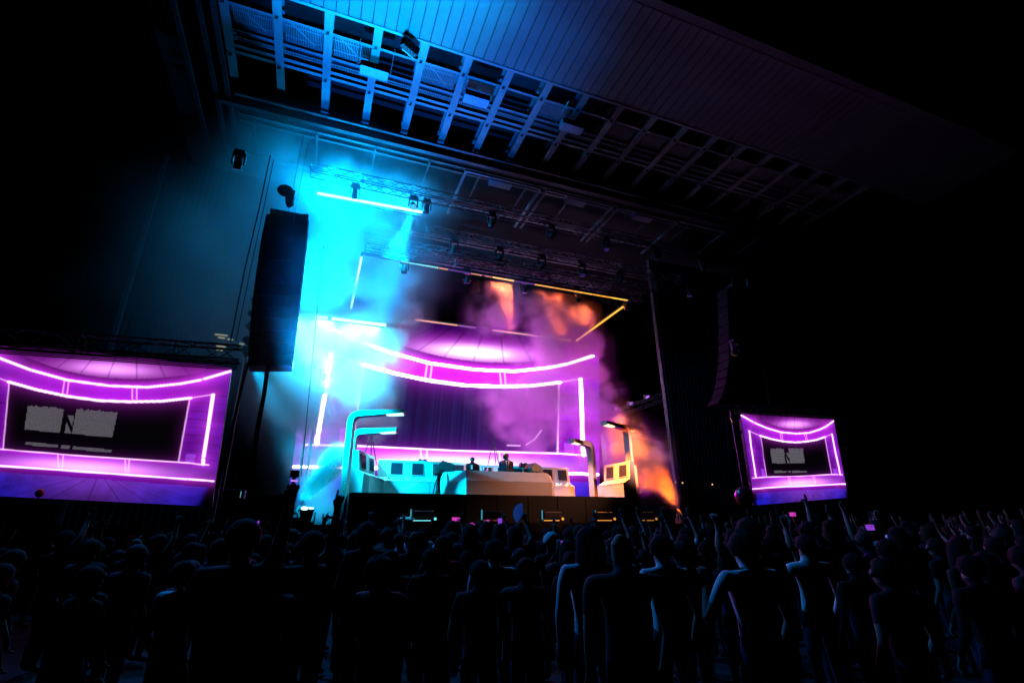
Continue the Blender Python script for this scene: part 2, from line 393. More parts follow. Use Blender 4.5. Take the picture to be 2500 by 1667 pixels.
def led_wall(name, label, corners, Y, quadN, step, strength, main, depth, lightcol, lightpow, cat='screen', group=None):
    TL, TR, BR, BL_ = [np.array(c, float) for c in corners]
    nx = int(np.hypot(*(TR-TL))/step)+1; ny = int(np.hypot(*(BL_-TL))/step)+1
    u, v = np.meshgrid(np.linspace(0, 1, nx), np.linspace(0, 1, ny)); u = u.ravel(); v = v.ravel()
    X = (TL*(1-u)[:, None]+TR*u[:, None])*(1-v)[:, None]+(BL_*(1-u)[:, None]+BR*u[:, None])*v[:, None]
    d = np.stack([(X[:, 0]-CX)/FPX, -(X[:, 1]-CY)/FPX, np.ones(len(X))], 1) @ MB
    P = CAM+d*(Y/d[:, 1])[:, None]
    H = homog(quadN, RQ); rx, ry = happly(H, X[:, 0], X[:, 1])
    Cc = content(rx, ry, main)
    t = thing(name, label, cat, (P[:, 0].mean(), Y, P[:, 2].min()), 0, group)
    off = Matrix.Translation(-t.location)
    idx = np.arange(nx*ny).reshape(ny, nx)
    F = np.stack([idx[:-1, :-1], idx[1:, :-1], idx[1:, 1:], idx[:-1, 1:]], -1).reshape(-1, 4)
    me = bpy.data.meshes.new('display'); me.vertices.add(len(P)); me.vertices.foreach_set('co', P.astype(np.float32).ravel())
    me.loops.add(F.size); me.loops.foreach_set('vertex_index', F.ravel().astype(np.int32))
    me.polygons.add(len(F)); me.polygons.foreach_set('loop_start', (np.arange(len(F))*4).astype(np.int32))
    me.update(calc_edges=True); me.validate()
    at = me.attributes.new('picture', 'FLOAT_COLOR', 'POINT')
    at.data.foreach_set('color', np.concatenate([Cc, np.ones((len(P), 1))], 1).astype(np.float32).ravel())
    mt = bpy.data.materials.new('led_picture'); mt.use_nodes = True; nt = mt.node_tree; nt.nodes.clear()
    a = nt.nodes.new('ShaderNodeAttribute'); a.attribute_name = 'picture'; e = nt.nodes.new('ShaderNodeEmission')
    e.inputs[1].default_value = strength; o_ = nt.nodes.new('ShaderNodeOutputMaterial')
    nt.links.new(a.outputs['Color'], e.inputs[0]); nt.links.new(e.outputs[0], o_.inputs[0]); mt.cycles.emission_sampling = 'NONE'
    ob = link('display', me, mt); ob.parent = t; ob.matrix_parent_inverse = off
    q = [P[0], P[nx-1], P[-1], P[-nx]]
    cb = MBld().prism([Vector(p)+Vector((0, .012, 0)) for p in q], (0, depth, 0)).build('cabinet', DARK)
    cb.parent = t; cb.matrix_parent_inverse = off
    cen = P.mean(0)
    wv = float(q[1][0]-q[0][0]); lx = cen[0]+(wv*.17 if main else 0)
    lamp('AREA', t, (lx, Y-.15, cen[2]), lightcol, lightpow, (lx, Y-5, cen[2]), shape='RECTANGLE', size=wv*(.6 if main else .95), size_y=float(q[0][2]-q[2][2])*.8, spread=math.radians(50))
    return t, P
YL = 26.4
MQ = [(775, 785), (1447, 868), (1458, 1158), (719, 1139)]
MAG = (.9, .0, 1.0)
ledwall, LP = led_wall('led_wall', 'main stage LED wall showing magenta neon arches behind the booth', [(764, 762), (1462, 822), (1464, 1235), (700, 1235)], YL, MQ, 1.6, 1.15, True, .25, MAG, 1000, 'led wall')
LQ = [(-80, 835), (563, 905), (520, 1174), (-95, 1131)]
imagL, _ = led_wall('side_screen', 'large side screen on the far left showing the purple neon picture', [(-85, 828), (566, 897), (517, 1236), (-100, 1206)], 16.0, LQ, 1.7, .6, False, .15, MAG, 12, 'screen', None)
QR = [(1809, 1013), (2035, 1027), (2067, 1181), (1836, 1193)]
imagR, _ = led_wall('side_screen', 'small tilted side screen on the right showing the purple neon picture', [(1808, 1010), (2035, 1024), (2071, 1214), (1843, 1233)], 16.4, QR, 1.4, .7, False, .15, MAG, 12, 'screen', None)

# ================================================================== TRUSSES AND RIGGING
def truss(name, label, a, b, s=.4, mt=None, group=None, cat='truss', chord=.028):
    mt = mt or TRUSSB
    a = Vector(a); b = Vector(b); t = thing(name, label, cat, (a+b)/2, 0, group); d = (b-a); L = d.length; d.normalize()
    up = Vector((0, 0, 1)); n = d.cross(up).normalized(); up = n.cross(d).normalized(); o = -d*L/2
    cs = [(-s/2, -s/2), (s/2, -s/2), (s/2, s/2), (-s/2, s/2)]
    for p, q in cs:
        MBld().cyl(o+n*p+up*q, o+n*p+up*q+d*L, chord, 7).build('chord', mt, t)
    br = MBld(); k = max(2, int(L/(s*1.25))); st = L/k
    for i in range(k):
        for j in range(4):
            p0 = cs[j]; p1 = cs[(j+1) % 4]
            if i % 2: p0, p1 = p1, p0
            br.cyl(o+n*p0[0]+up*p0[1]+d*(i*st), o+n*p1[0]+up*p1[1]+d*((i+1)*st), chord*.55, 5)
    for i in range(k+1):
        for j in range(4):
            p0 = cs[j]; p1 = cs[(j+1) % 4]
            if i % 4 == 0: br.cyl(o+n*p0[0]+up*p0[1]+d*(i*st), o+n*p1[0]+up*p1[1]+d*(i*st), chord*.6, 5)
    br.build('bracing', mt, t)
    return t
a = onY(-60, 822, 15.8); b = onY(588, 866, 15.8)
truss('screen_truss', 'dark box truss carrying the large left screen', a, b, .42)
b2 = MBld()
a2 = onY(-60, 846, 15.6); c2 = onY(580, 893, 15.6)
for q in range(6): b2.cyl(a2+Vector((0, 0, .05*q-.12)), c2+Vector((0, 0, .05*q-.12)), .018, 5)
cbt = tag(b2.build('cable_loom', RUB), 'bundle of black cables slung along the top of the left screen', 'cable')
a = onY(1800, 1000, 16.3); b = onY(2052, 1012, 16.3)
truss('screen_truss', 'dark truss bar just above the small right screen', a, b, .3)
def hang(name, label, pts, r, mt=None, cat='cable', tags=0):
    t = tag(MBld().tube([Vector(p) for p in pts], r).build(name, mt or RUB), label, cat); return t
Y = 15.9
hang('hanging_cable', 'thick steel rope running up from the left screen truss end', [onY(563, 832, Y), onY(597, 660, Y), onY(633, 507, Y), onY(660, 380, Y)], .02)
hang('hanging_cable', 'thin chain beside the steel rope above the left screen', [onY(576, 832, Y), onY(611, 660, Y), onY(644, 507, Y), onY(668, 390, Y)], .012)
hang('hanging_cable', 'heavy black cable loom dropping from below the left speaker array', [onY(655, 885, 16.4), onY(645, 960, 16.4), onY(628, 1050, 16.4), onY(615, 1150, 16.4), onY(608, 1290, 16.4)], .065)
hang('hanging_cable', 'slack black cable falling beside the right edge of the left screen', [onY(606, 885, 16.3), onY(594, 930, 16.3), onY(570, 1030, 16.3), onY(548, 1120, 16.3), onY(533, 1190, 16.3)], .04)
hang('hanging_cable', 'purple-lit steel mast running up from the right screen', [onY(1882, 1000, 16.6), onY(1872, 940, 16.6), onY(1846, 800, 16.6), onY(1822, 680, 16.6)], .045, ALU, 'mast')
hang('hanging_cable', 'black cable loop hanging at the left edge of the right screen', [onY(1815, 1005, 16.3), onY(1803, 1015, 16.3), onY(1798, 1045, 16.3), onY(1805, 1062, 16.3), onY(1812, 1050, 16.3)], .03)
hang('hanging_cable', 'thin black cable hanging against the pale cabin wall', [onY(1772, 1020, 16.5), onY(1778, 1080, 16.5), onY(1784, 1150, 16.5)], .035)
hang('hanging_cable', 'thin vertical wire right of the speaker array in the cyan smoke', [onY(790, 600, 18), onY(770, 800, 18), onY(735, 1165, 18)], .012)

# line arrays
def line_array(label, pts, wd, Y, dp, label2):
    # pts: (left x, right x, y) photo outline rows, top to bottom
    t = thing('speaker_array', label, 'loudspeaker', onY((pts[0][0]+pts[0][1])/2, pts[0][2], Y))
    inv = Matrix.Translation(-t.location); n = 13
    ys = np.linspace(pts[0][2], pts[-1][2], n+1)
    xl = np.interp(ys, [p[2] for p in pts], [p[0] for p in pts]); xr = np.interp(ys, [p[2] for p in pts], [p[1] for p in pts])
    for i in range(n):
        tl = onY(xl[i], ys[i], Y); tr = onY(xr[i], ys[i], Y); bl = onY(xl[i+1], ys[i+1], Y); br = onY(xr[i+1], ys[i+1], Y)
        g = Vector((0, 0, .012)); wv = (tr-tl).x
        mid = (tl+tr+bl+br)/4; hz = (tl.z-bl.z)/2-.008
        cb = MBld().prism([tl-g, tr-g, br+g, bl+g], (0, dp, 0)).build('speaker_cabinet', CABM if tr.x < 5 else RUB, None, bevel=.03)  # right array takes a blacker material, its darkness put into the colour
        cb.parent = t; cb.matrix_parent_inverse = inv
        gp = MBld().box((tr.x-.01, Y+.06, mid.z-hz*.8), (tr.x+.045, Y+dp*.5, mid.z+hz*.6)).build('rigging_arm', ALU if tr.x < 5 else RUB)  # right-hand arms coloured dark for the missing light as well
        gp.parent = cb
    fr = MBld(); a = onY(xl[0]+10, ys[0]-3, Y+.2); b = onY(xr[0]-10, ys[0]-2, Y+.2)
    fr.box((a.x, Y+.1, a.z-.02), (b.x, Y+dp-.1, a.z+.1))
    f = fr.build('fly_frame', DARK); f.parent = t; f.matrix_parent_inverse = inv
    return t
line_array('tall black loudspeaker line array hanging left of the stage', [(650, 754, 521), (637, 749, 580), (620, 735, 700), (609, 722, 800), (605, 712, 893)], 1.4, 16.5, .7, '')
line_array('unlit curved loudspeaker line array hanging right of the stage', [(1775, 1838, 700), (1780, 1842, 800), (1780, 1846, 880), (1770, 1848, 950), (1752, 1850, 985)], 1.4, 16.5, .7, '')
h = onY(707, 505, 16.5); t = thing('chain_hoist', 'chain hoist with sagging chain bag above the left speaker array', 'hoist', h)
MBld().cyl((0, 0, -.2), (0, 0, .15), .015).build('hook_chain', ALU, t)
MBld().box((-.12, -.12, .1), (.12, .12, .65)).build('hoist_body', DARK, t, bevel=.04)
MBld().ball((-.22, 0, .62), (.28, .2, .22)).ball((-.02, 0, .35), (.16, .15, .4)).build('chain_bag', FABRIC, t, smooth=True)
MBld().cyl((0, 0, .6), (.05, 0, 3.4), .012).cyl((.2, 0, -.6), (.24, 0, 3.0), .008).build('load_chain', ALU, t)

# overhead lighting trusses behind the beams
tlab = ['dark lighting truss nearest the beams', 'dark lighting truss high above the cyan tube', 'dark lighting truss in the middle of the stage ceiling', 'dark lighting truss just above the pixel strip frame']
TR = [((-1.5, 18.0, 15.3), (19, 18.0, 15.3)), ((3.5, 19.6, 14.6), (19, 19.6, 14.6)), ((1.0, 21.2, 14.6), (19, 21.2, 14.6)), ((1.0, 20.15, 13.45), (15.5, 20.15, 13.45))]
for lb, (a, b) in zip(tlab, TR): truss('lighting_truss', lb, a, b, .4, mat('blue_grey_truss', (.12, .12, .14), .4, .5), 'lighting trusses under the stage roof')
# moving heads hanging from trusses
def mover(loc, label, tilt=0.0, face=None, rz=0.0, group='moving head lamps on the overhead trusses', up=1):
    t = thing('moving_head_lamp', label, 'stage light', loc, rz, group)
    s = -1 if up > 0 else 1
    MBld().box((-.16, -.14, s*.0-.06), (.16, .14, s*.0+.06)).build('base', DARK, t, bevel=.02)
    y = MBld(); y.box((-.2, -.05, min(0, s*.42)), (-.15, .05, max(0, s*.42))); y.box((.15, -.05, min(0, s*.42)), (.2, .05, max(0, s*.42))); y.box((-.2, -.05, s*.06-.03), (.2, .05, s*.06+.03)); y.build('yoke', DARK, t)
    hd = MBld(); M = Matrix.Translation((0, 0, s*.36)) @ Matrix.Rotation(tilt, 4, 'X')
    hd.cyl(M @ Vector((0, 0, .18)), M @ Vector((0, 0, -.2)), .1, 12, .14); ho = hd.build('head', CABM, t, smooth=False)
    MBld().cyl(M @ Vector((0, 0, -.2)), M @ Vector((0, 0, -.215)), .115, 12).build('lens', face or GLASS, ho)
    return t
VL = glow('violet_lamp_face', (.35, .12, .9), .9)
DV = glow('dim_violet_lamp_face', (.25, .08, .8), .12)
k = 0
for ti, (a, b) in enumerate(TR):
    nn = 7 if ti != 3 else 5
    for i in range(nn):
        f_ = (i+.6)/nn; p = Vector(a).lerp(Vector(b), f_)+Vector((0, 0, -.3))
        mover(p, '%s moving head lamp from the left on the %s' % (['first', 'second', 'third', 'fourth', 'fifth', 'sixth', 'seventh'][i], ['beam-side truss', 'upper dark truss', 'middle dark truss', 'strip frame truss'][ti]), random.uniform(-.6, .6), [GLASS, DV, GLASS][k % 3]); k += 1
# frames of rails with purple edges
for i, x in enumerate((6.2, 9.9, 13.6)):
    t = thing('ceiling_rail_frame', ['rectangular rail frame lit violet near the cyan tube', 'rectangular rail frame lit violet in the middle of the ceiling', 'barely lit rectangular rail frame towards the right of the ceiling'][i], 'rail frame', (x, 17.8, 15.9), 0, 'rail frames in the stage ceiling')
    for y0 in (-1.2, 1.2): MBld().box((-1.7, y0-.05, -.05), (1.7, y0+.05, .05)).build('rail', WHITE, t)
    for x0 in (-1.7, 1.7): MBld().box((x0-.05, -1.25, -.06), (x0+.05, 1.9, .04)).build('cross_bar', WHITE, t)
    MBld().box((-.5, -.9, .1), (.5, -.5, .35)).build('control_box', mat('blue_grey_box', (.2, .22, .3)), t)

# side truss with four violet fixtures, right of the LED wall
a = onY(1470, 1022, 25.5); b = onY(1640, 962, 21.0)
truss('side_truss', 'short dark truss right of the LED wall carrying four violet lamps', a, b, .35)
for i, (px, py, Yy) in enumerate(((1476, 1009, 25.0), (1505, 998, 24.2), (1541, 985, 23.2), (1581, 969, 22.2))):
    p = onY(px, py, Yy); t = thing('panel_lamp', ['leftmost and dimmest violet panel lamp on the side truss', 'second violet panel lamp from the left on the side truss', 'third violet panel lamp from the left on the side truss', 'rightmost and brightest violet panel lamp on the side truss'][i], 'stage light', p, .2, 'violet panel lamps on the side truss')
    MBld().box((-.16, .02, -.12), (.16, .16, .12)).build('housing', DARK, t)
    MBld().add([(-.13, 0, -.11), (.17, 0, -.03), (.15, 0, .12), (-.15, 0, .04)], [(0, 1, 2, 3)]).build('lamp_face', glow('violet_panel_%d' % i, (.5, .18, .9), [.35, .5, .7, .9][i]), t)

# ================================================================== LIGHT BARS AND PIXEL FRAME
CYAN = (.0, .36, 1.0); ICE = (.06, .58, 1.0); BLUE = (.01, .2, 1.0)
HOTC = glow('hot_cyan_tube', (.32, .95, 1.0), 3.6); HOTW = glow('hot_white_cyan', (.36, .95, 1), 3.2)
YB = 19.0
a = onY(775, 472, YB); b = onY(1030, 518, YB)
t = thing('light_tube', 'glaring white-cyan tube light hanging in smoke above the stage', 'tube light', (a+b)/2)
inv = Matrix.Translation(-t.location)
o = MBld().cyl(a, b, .055, 10).build('tube', HOTC); o.parent = t; o.matrix_parent_inverse = inv
o = MBld().box((a.x, YB+.06, a.z-.05), (b.x, YB+.16, b.z+.07)).build('housing', DARK); o.parent = t; o.matrix_parent_inverse = inv
for f_ in (.12, .88):
    p = a.lerp(b, f_); o = MBld().cyl(p+Vector((0, .1, .03)), p+Vector((0, .1, 1.5)), .015).build('hanger', RUB); o.parent = t; o.matrix_parent_inverse = inv
for f_, pw_ in ((.1, 1100), (.35, 1100), (.65, 480), (.9, 320)):
    p = a.lerp(b, f_)+Vector((0, -.15, 0)); lamp('POINT', t, p, CYAN, pw_, shadow_soft_size=.08)
YW = 22.0
a = onY(770, 773, YW); b = onY(942, 794, YW); t = thing('light_bar', 'white light bar glaring through smoke at the top left of the LED wall', 'light bar', (a+b)/2)
inv = Matrix.Translation(-t.location)
for p, q in ((0, .17), (.22, 1)):
    o = MBld().cyl(a.lerp(b, p), a.lerp(b, q), .07, 10).build('tube', HOTW); o.parent = t; o.matrix_parent_inverse = inv
o = MBld().box((a.x, YW+.08, b.z-.05), (b.x, YW+.2, a.z+.1)).build('housing', DARK); o.parent = t; o.matrix_parent_inverse = inv
p = a.lerp(b, .45)+Vector((0, .25, -.05)); lamp('AREA', t, p, ICE, 1300, p+Vector((0, 1.3, -1)), shape='RECTANGLE', size=(b.x-a.x)*.9, size_y=.15, spread=math.radians(165))
# tower of blinders left of the wall
p = onY(793, 935, 24.6); t = thing('blinder_tower', 'upright stack of four glaring blinder lamps left of the LED wall', 'stage light', (p.x, p.y, ZD))
inv = Matrix.Translation(-t.location)
o = MBld().cyl((p.x-.25, 24.8, ZD), (p.x-.25, 24.8, p.z+1.2), .05, 8).cyl((p.x-.55, 24.8, ZD), (p.x-.55, 24.8, p.z+1.2), .05, 8).build('mast', ALU); o.parent = t; o.matrix_parent_inverse = inv
for q in range(8):
    o = MBld().cyl((p.x-.55, 24.8, ZD+.6+q*.9), (p.x-.25, 24.8, ZD+1.0+q*.9), .025, 6).build('rung', ALU); o.parent = t; o.matrix_parent_inverse = inv
for px, py, r in ((795, 893, .12), (797, 921, .2), (796, 942, .17), (793, 956, .11)):
    c = onY(px, py, 24.55); 
    o = MBld().cyl(c+Vector((0, .02, 0)), c+Vector((-.12, .3, 0)), r*1.1, 14, r*.6).build('lamp_can', DARK); o.parent = t; o.matrix_parent_inverse = inv
    f = MBld().cyl(c, c+Vector((0, .015, 0)), r, 16).build('lamp_face', HOTW); f.parent = o
for py in (900, 945): 
    c = onY(797, py, 24.2); lamp('SPOT', t, c, ICE, 2200, (-1.0, 19.0, 10.5), spot_size=math.radians(110), spot_blend=1, shadow_soft_size=.1)
# overhead pixel strip frame
ZF, YN, YFAR, XL_, XR_ = 13.0, 20.0, 26.15, .88, 14.5
t = thing('pixel_strip_frame', 'rectangular overhead frame of pixel light strips above the stage', 'light frame', ((XL_+XR_)/2, 23, ZF)); fr_t = t
inv = Matrix.Translation(-t.location)
def fpart(b, n, mt): o = b.build(n, mt); o.parent = fr_t; o.matrix_parent_inverse = inv; return o
for (p, q) in (((XL_, YN, ZF+.06), (XR_, YN, ZF+.06)), ((XL_, YFAR, ZF+.06), (XR_, YFAR, ZF+.06))): fpart(MBld().box((p[0], p[1]-.05, p[2]), (q[0], q[1]+.05, q[2]+.1)), 'frame_rail', DARK)
for x in (XL_, XR_): fpart(MBld().box((x-.05, YN+.06, ZF+.06), (x+.05, YFAR-.06, ZF+.16)), 'frame_rail', DARK)
ORN = (1.0, .2, .01); PEACH = (1.0, .45, .25)
SEG = [(919, 978, (.15, .35, .75), .5), (979, 1070, (.25, .9, .95), 1.6), (1071, 1093, (1, .4, .2), 1.2), (1095, 1148, (.25, .12, .8), .5), (1149, 1175, (1, .4, .25), .9), (1183, 1200, (.8, .35, .4), .8), (1202, 1254, (1, .42, .14), 3.0), (1256, 1303, (.3, .12, .8), .5), (1304, 1352, (1, .4, .12), 1.6), (1353, 1398, (1, .36, .08), 1.5), (1399, 1443, (1, .42, .06), 1.8), (1444, 1487, (1, .4, .05), 1.6), (1488, 1528, (1, .5, .08), 2.2)]
for i, (x0, x1, c_, s_) in enumerate(SEG):
    yy = lambda px: 629+(px-919)*.179
    pa = onZ(x0, yy(x0), ZF); pb = onZ(x1, yy(x1), ZF)
    b = MBld(); nd = max(3, int((x1-x0)/4.2))
    for q in range(nd):
        u0 = pa.x+(pb.x-pa.x)*(q+.12)/nd; u1 = pa.x+(pb.x-pa.x)*(q+.88)/nd
        b.box((u0, YN-.025, ZF+.01), (u1, YN+.025, ZF+.055))
    fpart(b, 'pixel_strip', glow('near_strip_%d' % i, c_, s_*.7))
    if s_ > .7 and x0 > 1140:
        lamp('AREA', fr_t, ((pa.x+pb.x)/2, YN+.25, ZF-.05), (c_[0], c_[1]*.34, c_[2]*.3), 40*s_*(pb.x-pa.x), ((pa.x+pb.x)/2, YN+.25, 0), shape='RECTANGLE', size=pb.x-pa.x, size_y=.2, spread=math.radians(12))
for i, (x0, x1, c_, s_) in enumerate([(930, 975, (.2, .7, 1), .8), (1013, 1116, (1, .45, .35), .9), (1118, 1160, (.5, .2, .7), .5), (1202, 1300, (1, .45, .5), .9), (1302, 1392, (1, .42, .4), .8)]):
    pa = onZ(x0, 0, ZF) if 0 else None
    yy = lambda px: 782+(px-1013)*.136
    A = onZ(x0, yy(x0), ZF); B = onZ(x1, yy(x1), ZF)
    fpart(MBld().box((A.x, YFAR-.04, ZF-.01), (B.x, YFAR+.04, ZF+.055)), 'pixel_strip', glow('far_strip_%d' % i, c_, s_))
fpart(MBld().box((XR_-.04, YN+.45, ZF-.01), (XR_+.04, YFAR-.1, ZF+.055)), 'pixel_strip', glow('right_strip', (1, .45, .05), 1.5))
fpart(MBld().box((XL_-.045, YN+.2, ZF-.01), (XL_+.045, YFAR-.3, ZF+.055)), 'pixel_strip', glow('left_strip', (.45, .95, 1), 2.4))

# ================================================================== STAGE SET
x0 = onY(858, 1205, 18).x; x1 = onY(1560, 1208, 18).x
t = thing('dj_riser', 'long black riser platform under the booth and consoles', 'riser', ((x0+x1)/2, 18, ZD))
hw = (x1-x0)/2
MBld().box((-hw, 0, .0), (hw, 5.5, ZR-ZD)).build('platform', FABRIC, t)
MBld().box((-hw-.06, .02, .0), (-hw-.003, 5.5, ZR-ZD-.01)).build('end_cheek', SETP, t)
for q in range(9):
    MBld().box((-hw+.3+q*1.2, -.012, .05), (-hw+1.4+q*1.2, -.002, ZR-ZD-.06)).build('fascia_panel', FABRIC, t)

def extrude_profile(prof, L):      # prof: (depth y, z) ring; along +x length L
    n = len(prof); vs = [(0, y, z) for y, z in prof]+[(L, y, z) for y, z in prof]
    return vs, [tuple(range(n)), tuple(range(2*n-1, n-1, -1))]+[(i, n+i, n+(i+1) % n, (i+1) % n) for i in range(n)]
PROF = [(0, 0), (0, .62), (.42, .8), (.5, 1.48), (.75, 1.48), (.75, 0)]
def console(label, loc, rz, L, nwin, keys=True, group='control room consoles on the riser', h=1.0):
    t = thing('control_console', label, 'console', loc, rz, group)
    vs, fs = extrude_profile([(y, z*h) for y, z in PROF], L); MBld().add(vs, fs).build('cabinet', SETP, t, bevel=.012)
    nrm = Vector((0, -.56, .08)).normalized()
    cellw = L/nwin
    for i in range(nwin):
        cx_ = (i+.5)*cellw; wz0, wz1 = (.91*h, 1.37*h); wy = lambda z: .42+(z/h-.8)/.68*.08
        ww = min(.23, cellw*.3)
        fr = MBld()
        fr.prism([Vector((cx_-ww-.03, wy(wz0-.03)-.02, wz0-.03)), Vector((cx_+ww+.03, wy(wz0-.03)-.02, wz0-.03)), Vector((cx_+ww+.03, wy(wz1+.03)-.02, wz1+.03)), Vector((cx_-ww-.03, wy(wz1+.03)-.02, wz1+.03))], (0, .03, 0))
        wo = fr.build('monitor_bezel', SETP, t)
        MBld().prism([Vector((cx_-ww, wy(wz0)-.026, wz0)), Vector((cx_+ww, wy(wz0)-.026, wz0)), Vector((cx_+ww, wy(wz1)-.026, wz1)), Vector((cx_-ww, wy(wz1)-.026, wz1))], (0, .02, 0)).build('monitor_glass', GLASS, wo)
        if keys:
            kb = MBld(); sl = .18/.42
            for r in range(3):
                for q in range(9):
                    if (q*7+r*3+i) % 5 == 0: continue
                    yy = .1+r*.09; zz = .62*h+yy*sl*h; xx = cx_-.42*cellw+q*cellw*.09
                    kb.box((xx, yy, zz+.004), (xx+cellw*.062, yy+.06, zz+.05*h))
            kb.build('key_block', KEYS, t)
    for i in range(1, nwin):
        if i % 2 == 0: MBld().box((i*cellw-.006, -.004, .01), (i*cellw+.006, .0, .6*h)).build('panel_joint', DARK, t)
    MBld().box((.02, -.006, .605*h), (L-.02, .03, .635*h)).build('desk_lip', SETP, t)
    return t
p = onY(941, 1207, 20.2); q = onY(1062, 1209, 20.2)
console('long white control console with square monitors left of the booth', (p.x, 20.2, ZR), 0, 3.35, 4)
# end facet of the long console
tri = MBld().prism([Vector((0, 0, 0)), Vector((-.28, .3, 0)), Vector((-.28, .75, 0)), Vector((0, .75, 0))], (0, 0, .62))
tri.add([(0, 0, .62), (-.28, .3, .62), (0, .42, .8), (-.28, .55, .8), (0, .5, 1.48), (-.28, .6, 1.48), (0, .75, 1.48), (-.28, .75, 1.48), (0, .75, .62), (-.28, .75, .62)], [(0, 2, 3, 1), (2, 4, 5, 3), (4, 6, 7, 5), (6, 8, 9, 7), (1, 3, 5, 7, 9), (0, 8, 6, 4, 2)])
t = thing('console_end_panel', 'angled white end panel joined to the left of the long console', 'console', (p.x-.004, 20.2, ZR))
tri.build('panel', SETP, t)
p = onY(903, 1206, 19.0)
console('white side console turned inwards at the far left of the riser', (p.x-.05, 19.0, ZR), math.radians(90-26), 1.7, 2, False, h=1.06)
p = onY(1165, 1208, 20.6); q = onY(1404, 1208, 20.6)
console('white control console right of the booth behind the slanted monitors', (p.x+.2, 20.6, ZR), 0, q.x-p.x-.2, 6)
p = onY(1460, 1208, 20.6); q = onY(1524, 1208, 19.0)
d = Vector((q.x-p.x, q.y-p.y, 0)); console('white side console turned inwards at the far right of the riser', (p.x, 20.6, ZR), math.atan2(d.y, d.x), d.length, 2, False, h=1.08)
t = thing('control_desk_gap_filler', 'tall narrow orange-lit cabinet behind the far right console', 'cabinet', (onY(1540, 1208, 19.6).x, 19.6, ZR))
MBld().box((-.1, 0, 0), (.45, .8, 1.5)).build('cabinet', SETP, t, bevel=.02)
# booth
F = lambda x, y, Y: onY(x, y, Y)
YBO = 18.6
b1 = F(1138, 1211, YBO); b2_ = F(1348, 1211, YBO); xl = F(1069, 1211, 19.9)
zt = F(1240, 1151, 18.84).z; zm = F(1240, 1175, YBO).z
t = thing('dj_booth', 'long faceted booth with speckled front and glossy white left facet', 'booth', (b1.x, YBO, ZR))
def L3(x, y, z): return Vector((x-b1.x, y-YBO, z-ZR))
W_ = b2_.x-b1.x; dl = xl.x-b1.x; D_ = 1.3; ins = .22; hm = zm-ZR; ht = zt-ZR
def quad(*p): return MBld().prism([Vector(q) for q in p], (0, .04, 0))
quad((0, 0, 0), (W_, 0, 0), (W_, 0, hm), (0, 0, hm)).build('front_panel', SETG, t)
quad((0, 0, hm+.004), (W_, 0, hm+.004), (W_-.12, ins, ht), (.03, ins, ht)).build('front_bevel_panel', SETG, t)
quad((dl, D_, 0), (-.004, 0, 0), (-.004, 0, hm), (dl+.01, D_, hm)).build('left_panel', SETP, t)
quad((dl+.01, D_, hm+.004), (-.004, 0, hm+.004), (.026, ins, ht), (dl+.12, D_, ht)).build('left_bevel_panel', SETP, t)
quad((W_+.004, 0, 0), (W_+.75, D_, 0), (W_+.74, D_, hm), (W_+.004, 0, hm)).build('right_panel', SETG, t)
quad((W_+.004, 0, hm+.004), (W_+.74, D_, hm+.004), (W_+.6, D_, ht), (W_-.116, ins, ht)).build('right_bevel_panel', SETG, t)
MBld().add([(.03, ins+.05, ht-.02), (W_-.12, ins+.05, ht-.02), (W_+.5, D_, ht-.02), (dl+.15, D_, ht-.02)], [(0, 1, 2, 3)]).build('worktop', DARK, t)
# things on the booth
ztop = ZR+ht
def bottle(x, y, label):
    t = tag(MBld().cyl((0, 0, 0), (0, 0, .15), .035, 10).cyl((0, 0, .15), (0, 0, .2), .035, 10, .014).cyl((0, 0, .2), (0, 0, .25), .014, 8).build('bottle', mat('bottle_plastic', (.5, .5, .55), .2)), label, 'bottle', 'bottles on the booth'); t.location = (x, y, ztop-.02)
px_ = onY(1181, 1148, 19.2); bottle(px_.x, 19.2, 'small bottle on the booth nearest the bearded performer')
px_ = onY(1191, 1148, 19.25); bottle(px_.x, 19.25, 'taller looking bottle midway between the two performers')
def wedge(px, py, Yy, rz, sc_, label):
    c = onY(px, py, Yy); t = thing('monitor_wedge', label, 'loudspeaker', c, rz)
    MBld().prism([Vector((-.5*sc_, 0, 0)), Vector((.5*sc_, 0, 0)), Vector((.42*sc_, 0, .42*sc_)), Vector((-.15*sc_, 0, .62*sc_)), Vector((-.55*sc_, 0, .25*sc_))], (0, .5, 0)).build('cabinet', CABM, t, bevel=.02)
    MBld().prism([Vector((-.13*sc_, -.01, .57*sc_)), Vector((.40*sc_, -.01, .40*sc_)), Vector((.45*sc_, -.01, .06*sc_)), Vector((-.4*sc_, -.01, .06*sc_)), Vector((-.5*sc_, -.01, .24*sc_))], (0, .009, 0)).build('grille', DARK, t)
    MBld().cyl((-.3*sc_, -.03, 0), (-.3*sc_, -.03, -.9), .03).build('stand_pole', DARK, t)
    for q in (-1, 1): MBld().cyl((-.3*sc_, -.03, -.6), (-.3*sc_+.2*q, .1, -1.1), .02).build('stand_leg', DARK, t)
    return t
wedge(1087, 1156, 19.9, -.3, .85, 'black slanted monitor speaker at the left end of the booth')
wedge(1312, 1152, 19.7, .35, .62, 'black slanted monitor speaker at the right end of the booth')
for px, py, lb in ((1031, 1128, 'small dark device sitting on top of the left console'), (1277, 1136, 'small dark device sitting on top of the right console')):
    c = onY(px, py, 20.9); t = thing('small_device', lb, 'device', (c.x, 20.85, c.z-.02))
    MBld().box((-.2, -.1, -.08), (.2, .1, .1)).build('case', DARK, t, bevel=.03)
    MBld().cyl((-.1, 0, .1), (-.1, 0, .15), .05).cyl((.1, 0, .1), (.1, 0, .14), .06).build('knob', ALU, t)
cb_ = MBld()
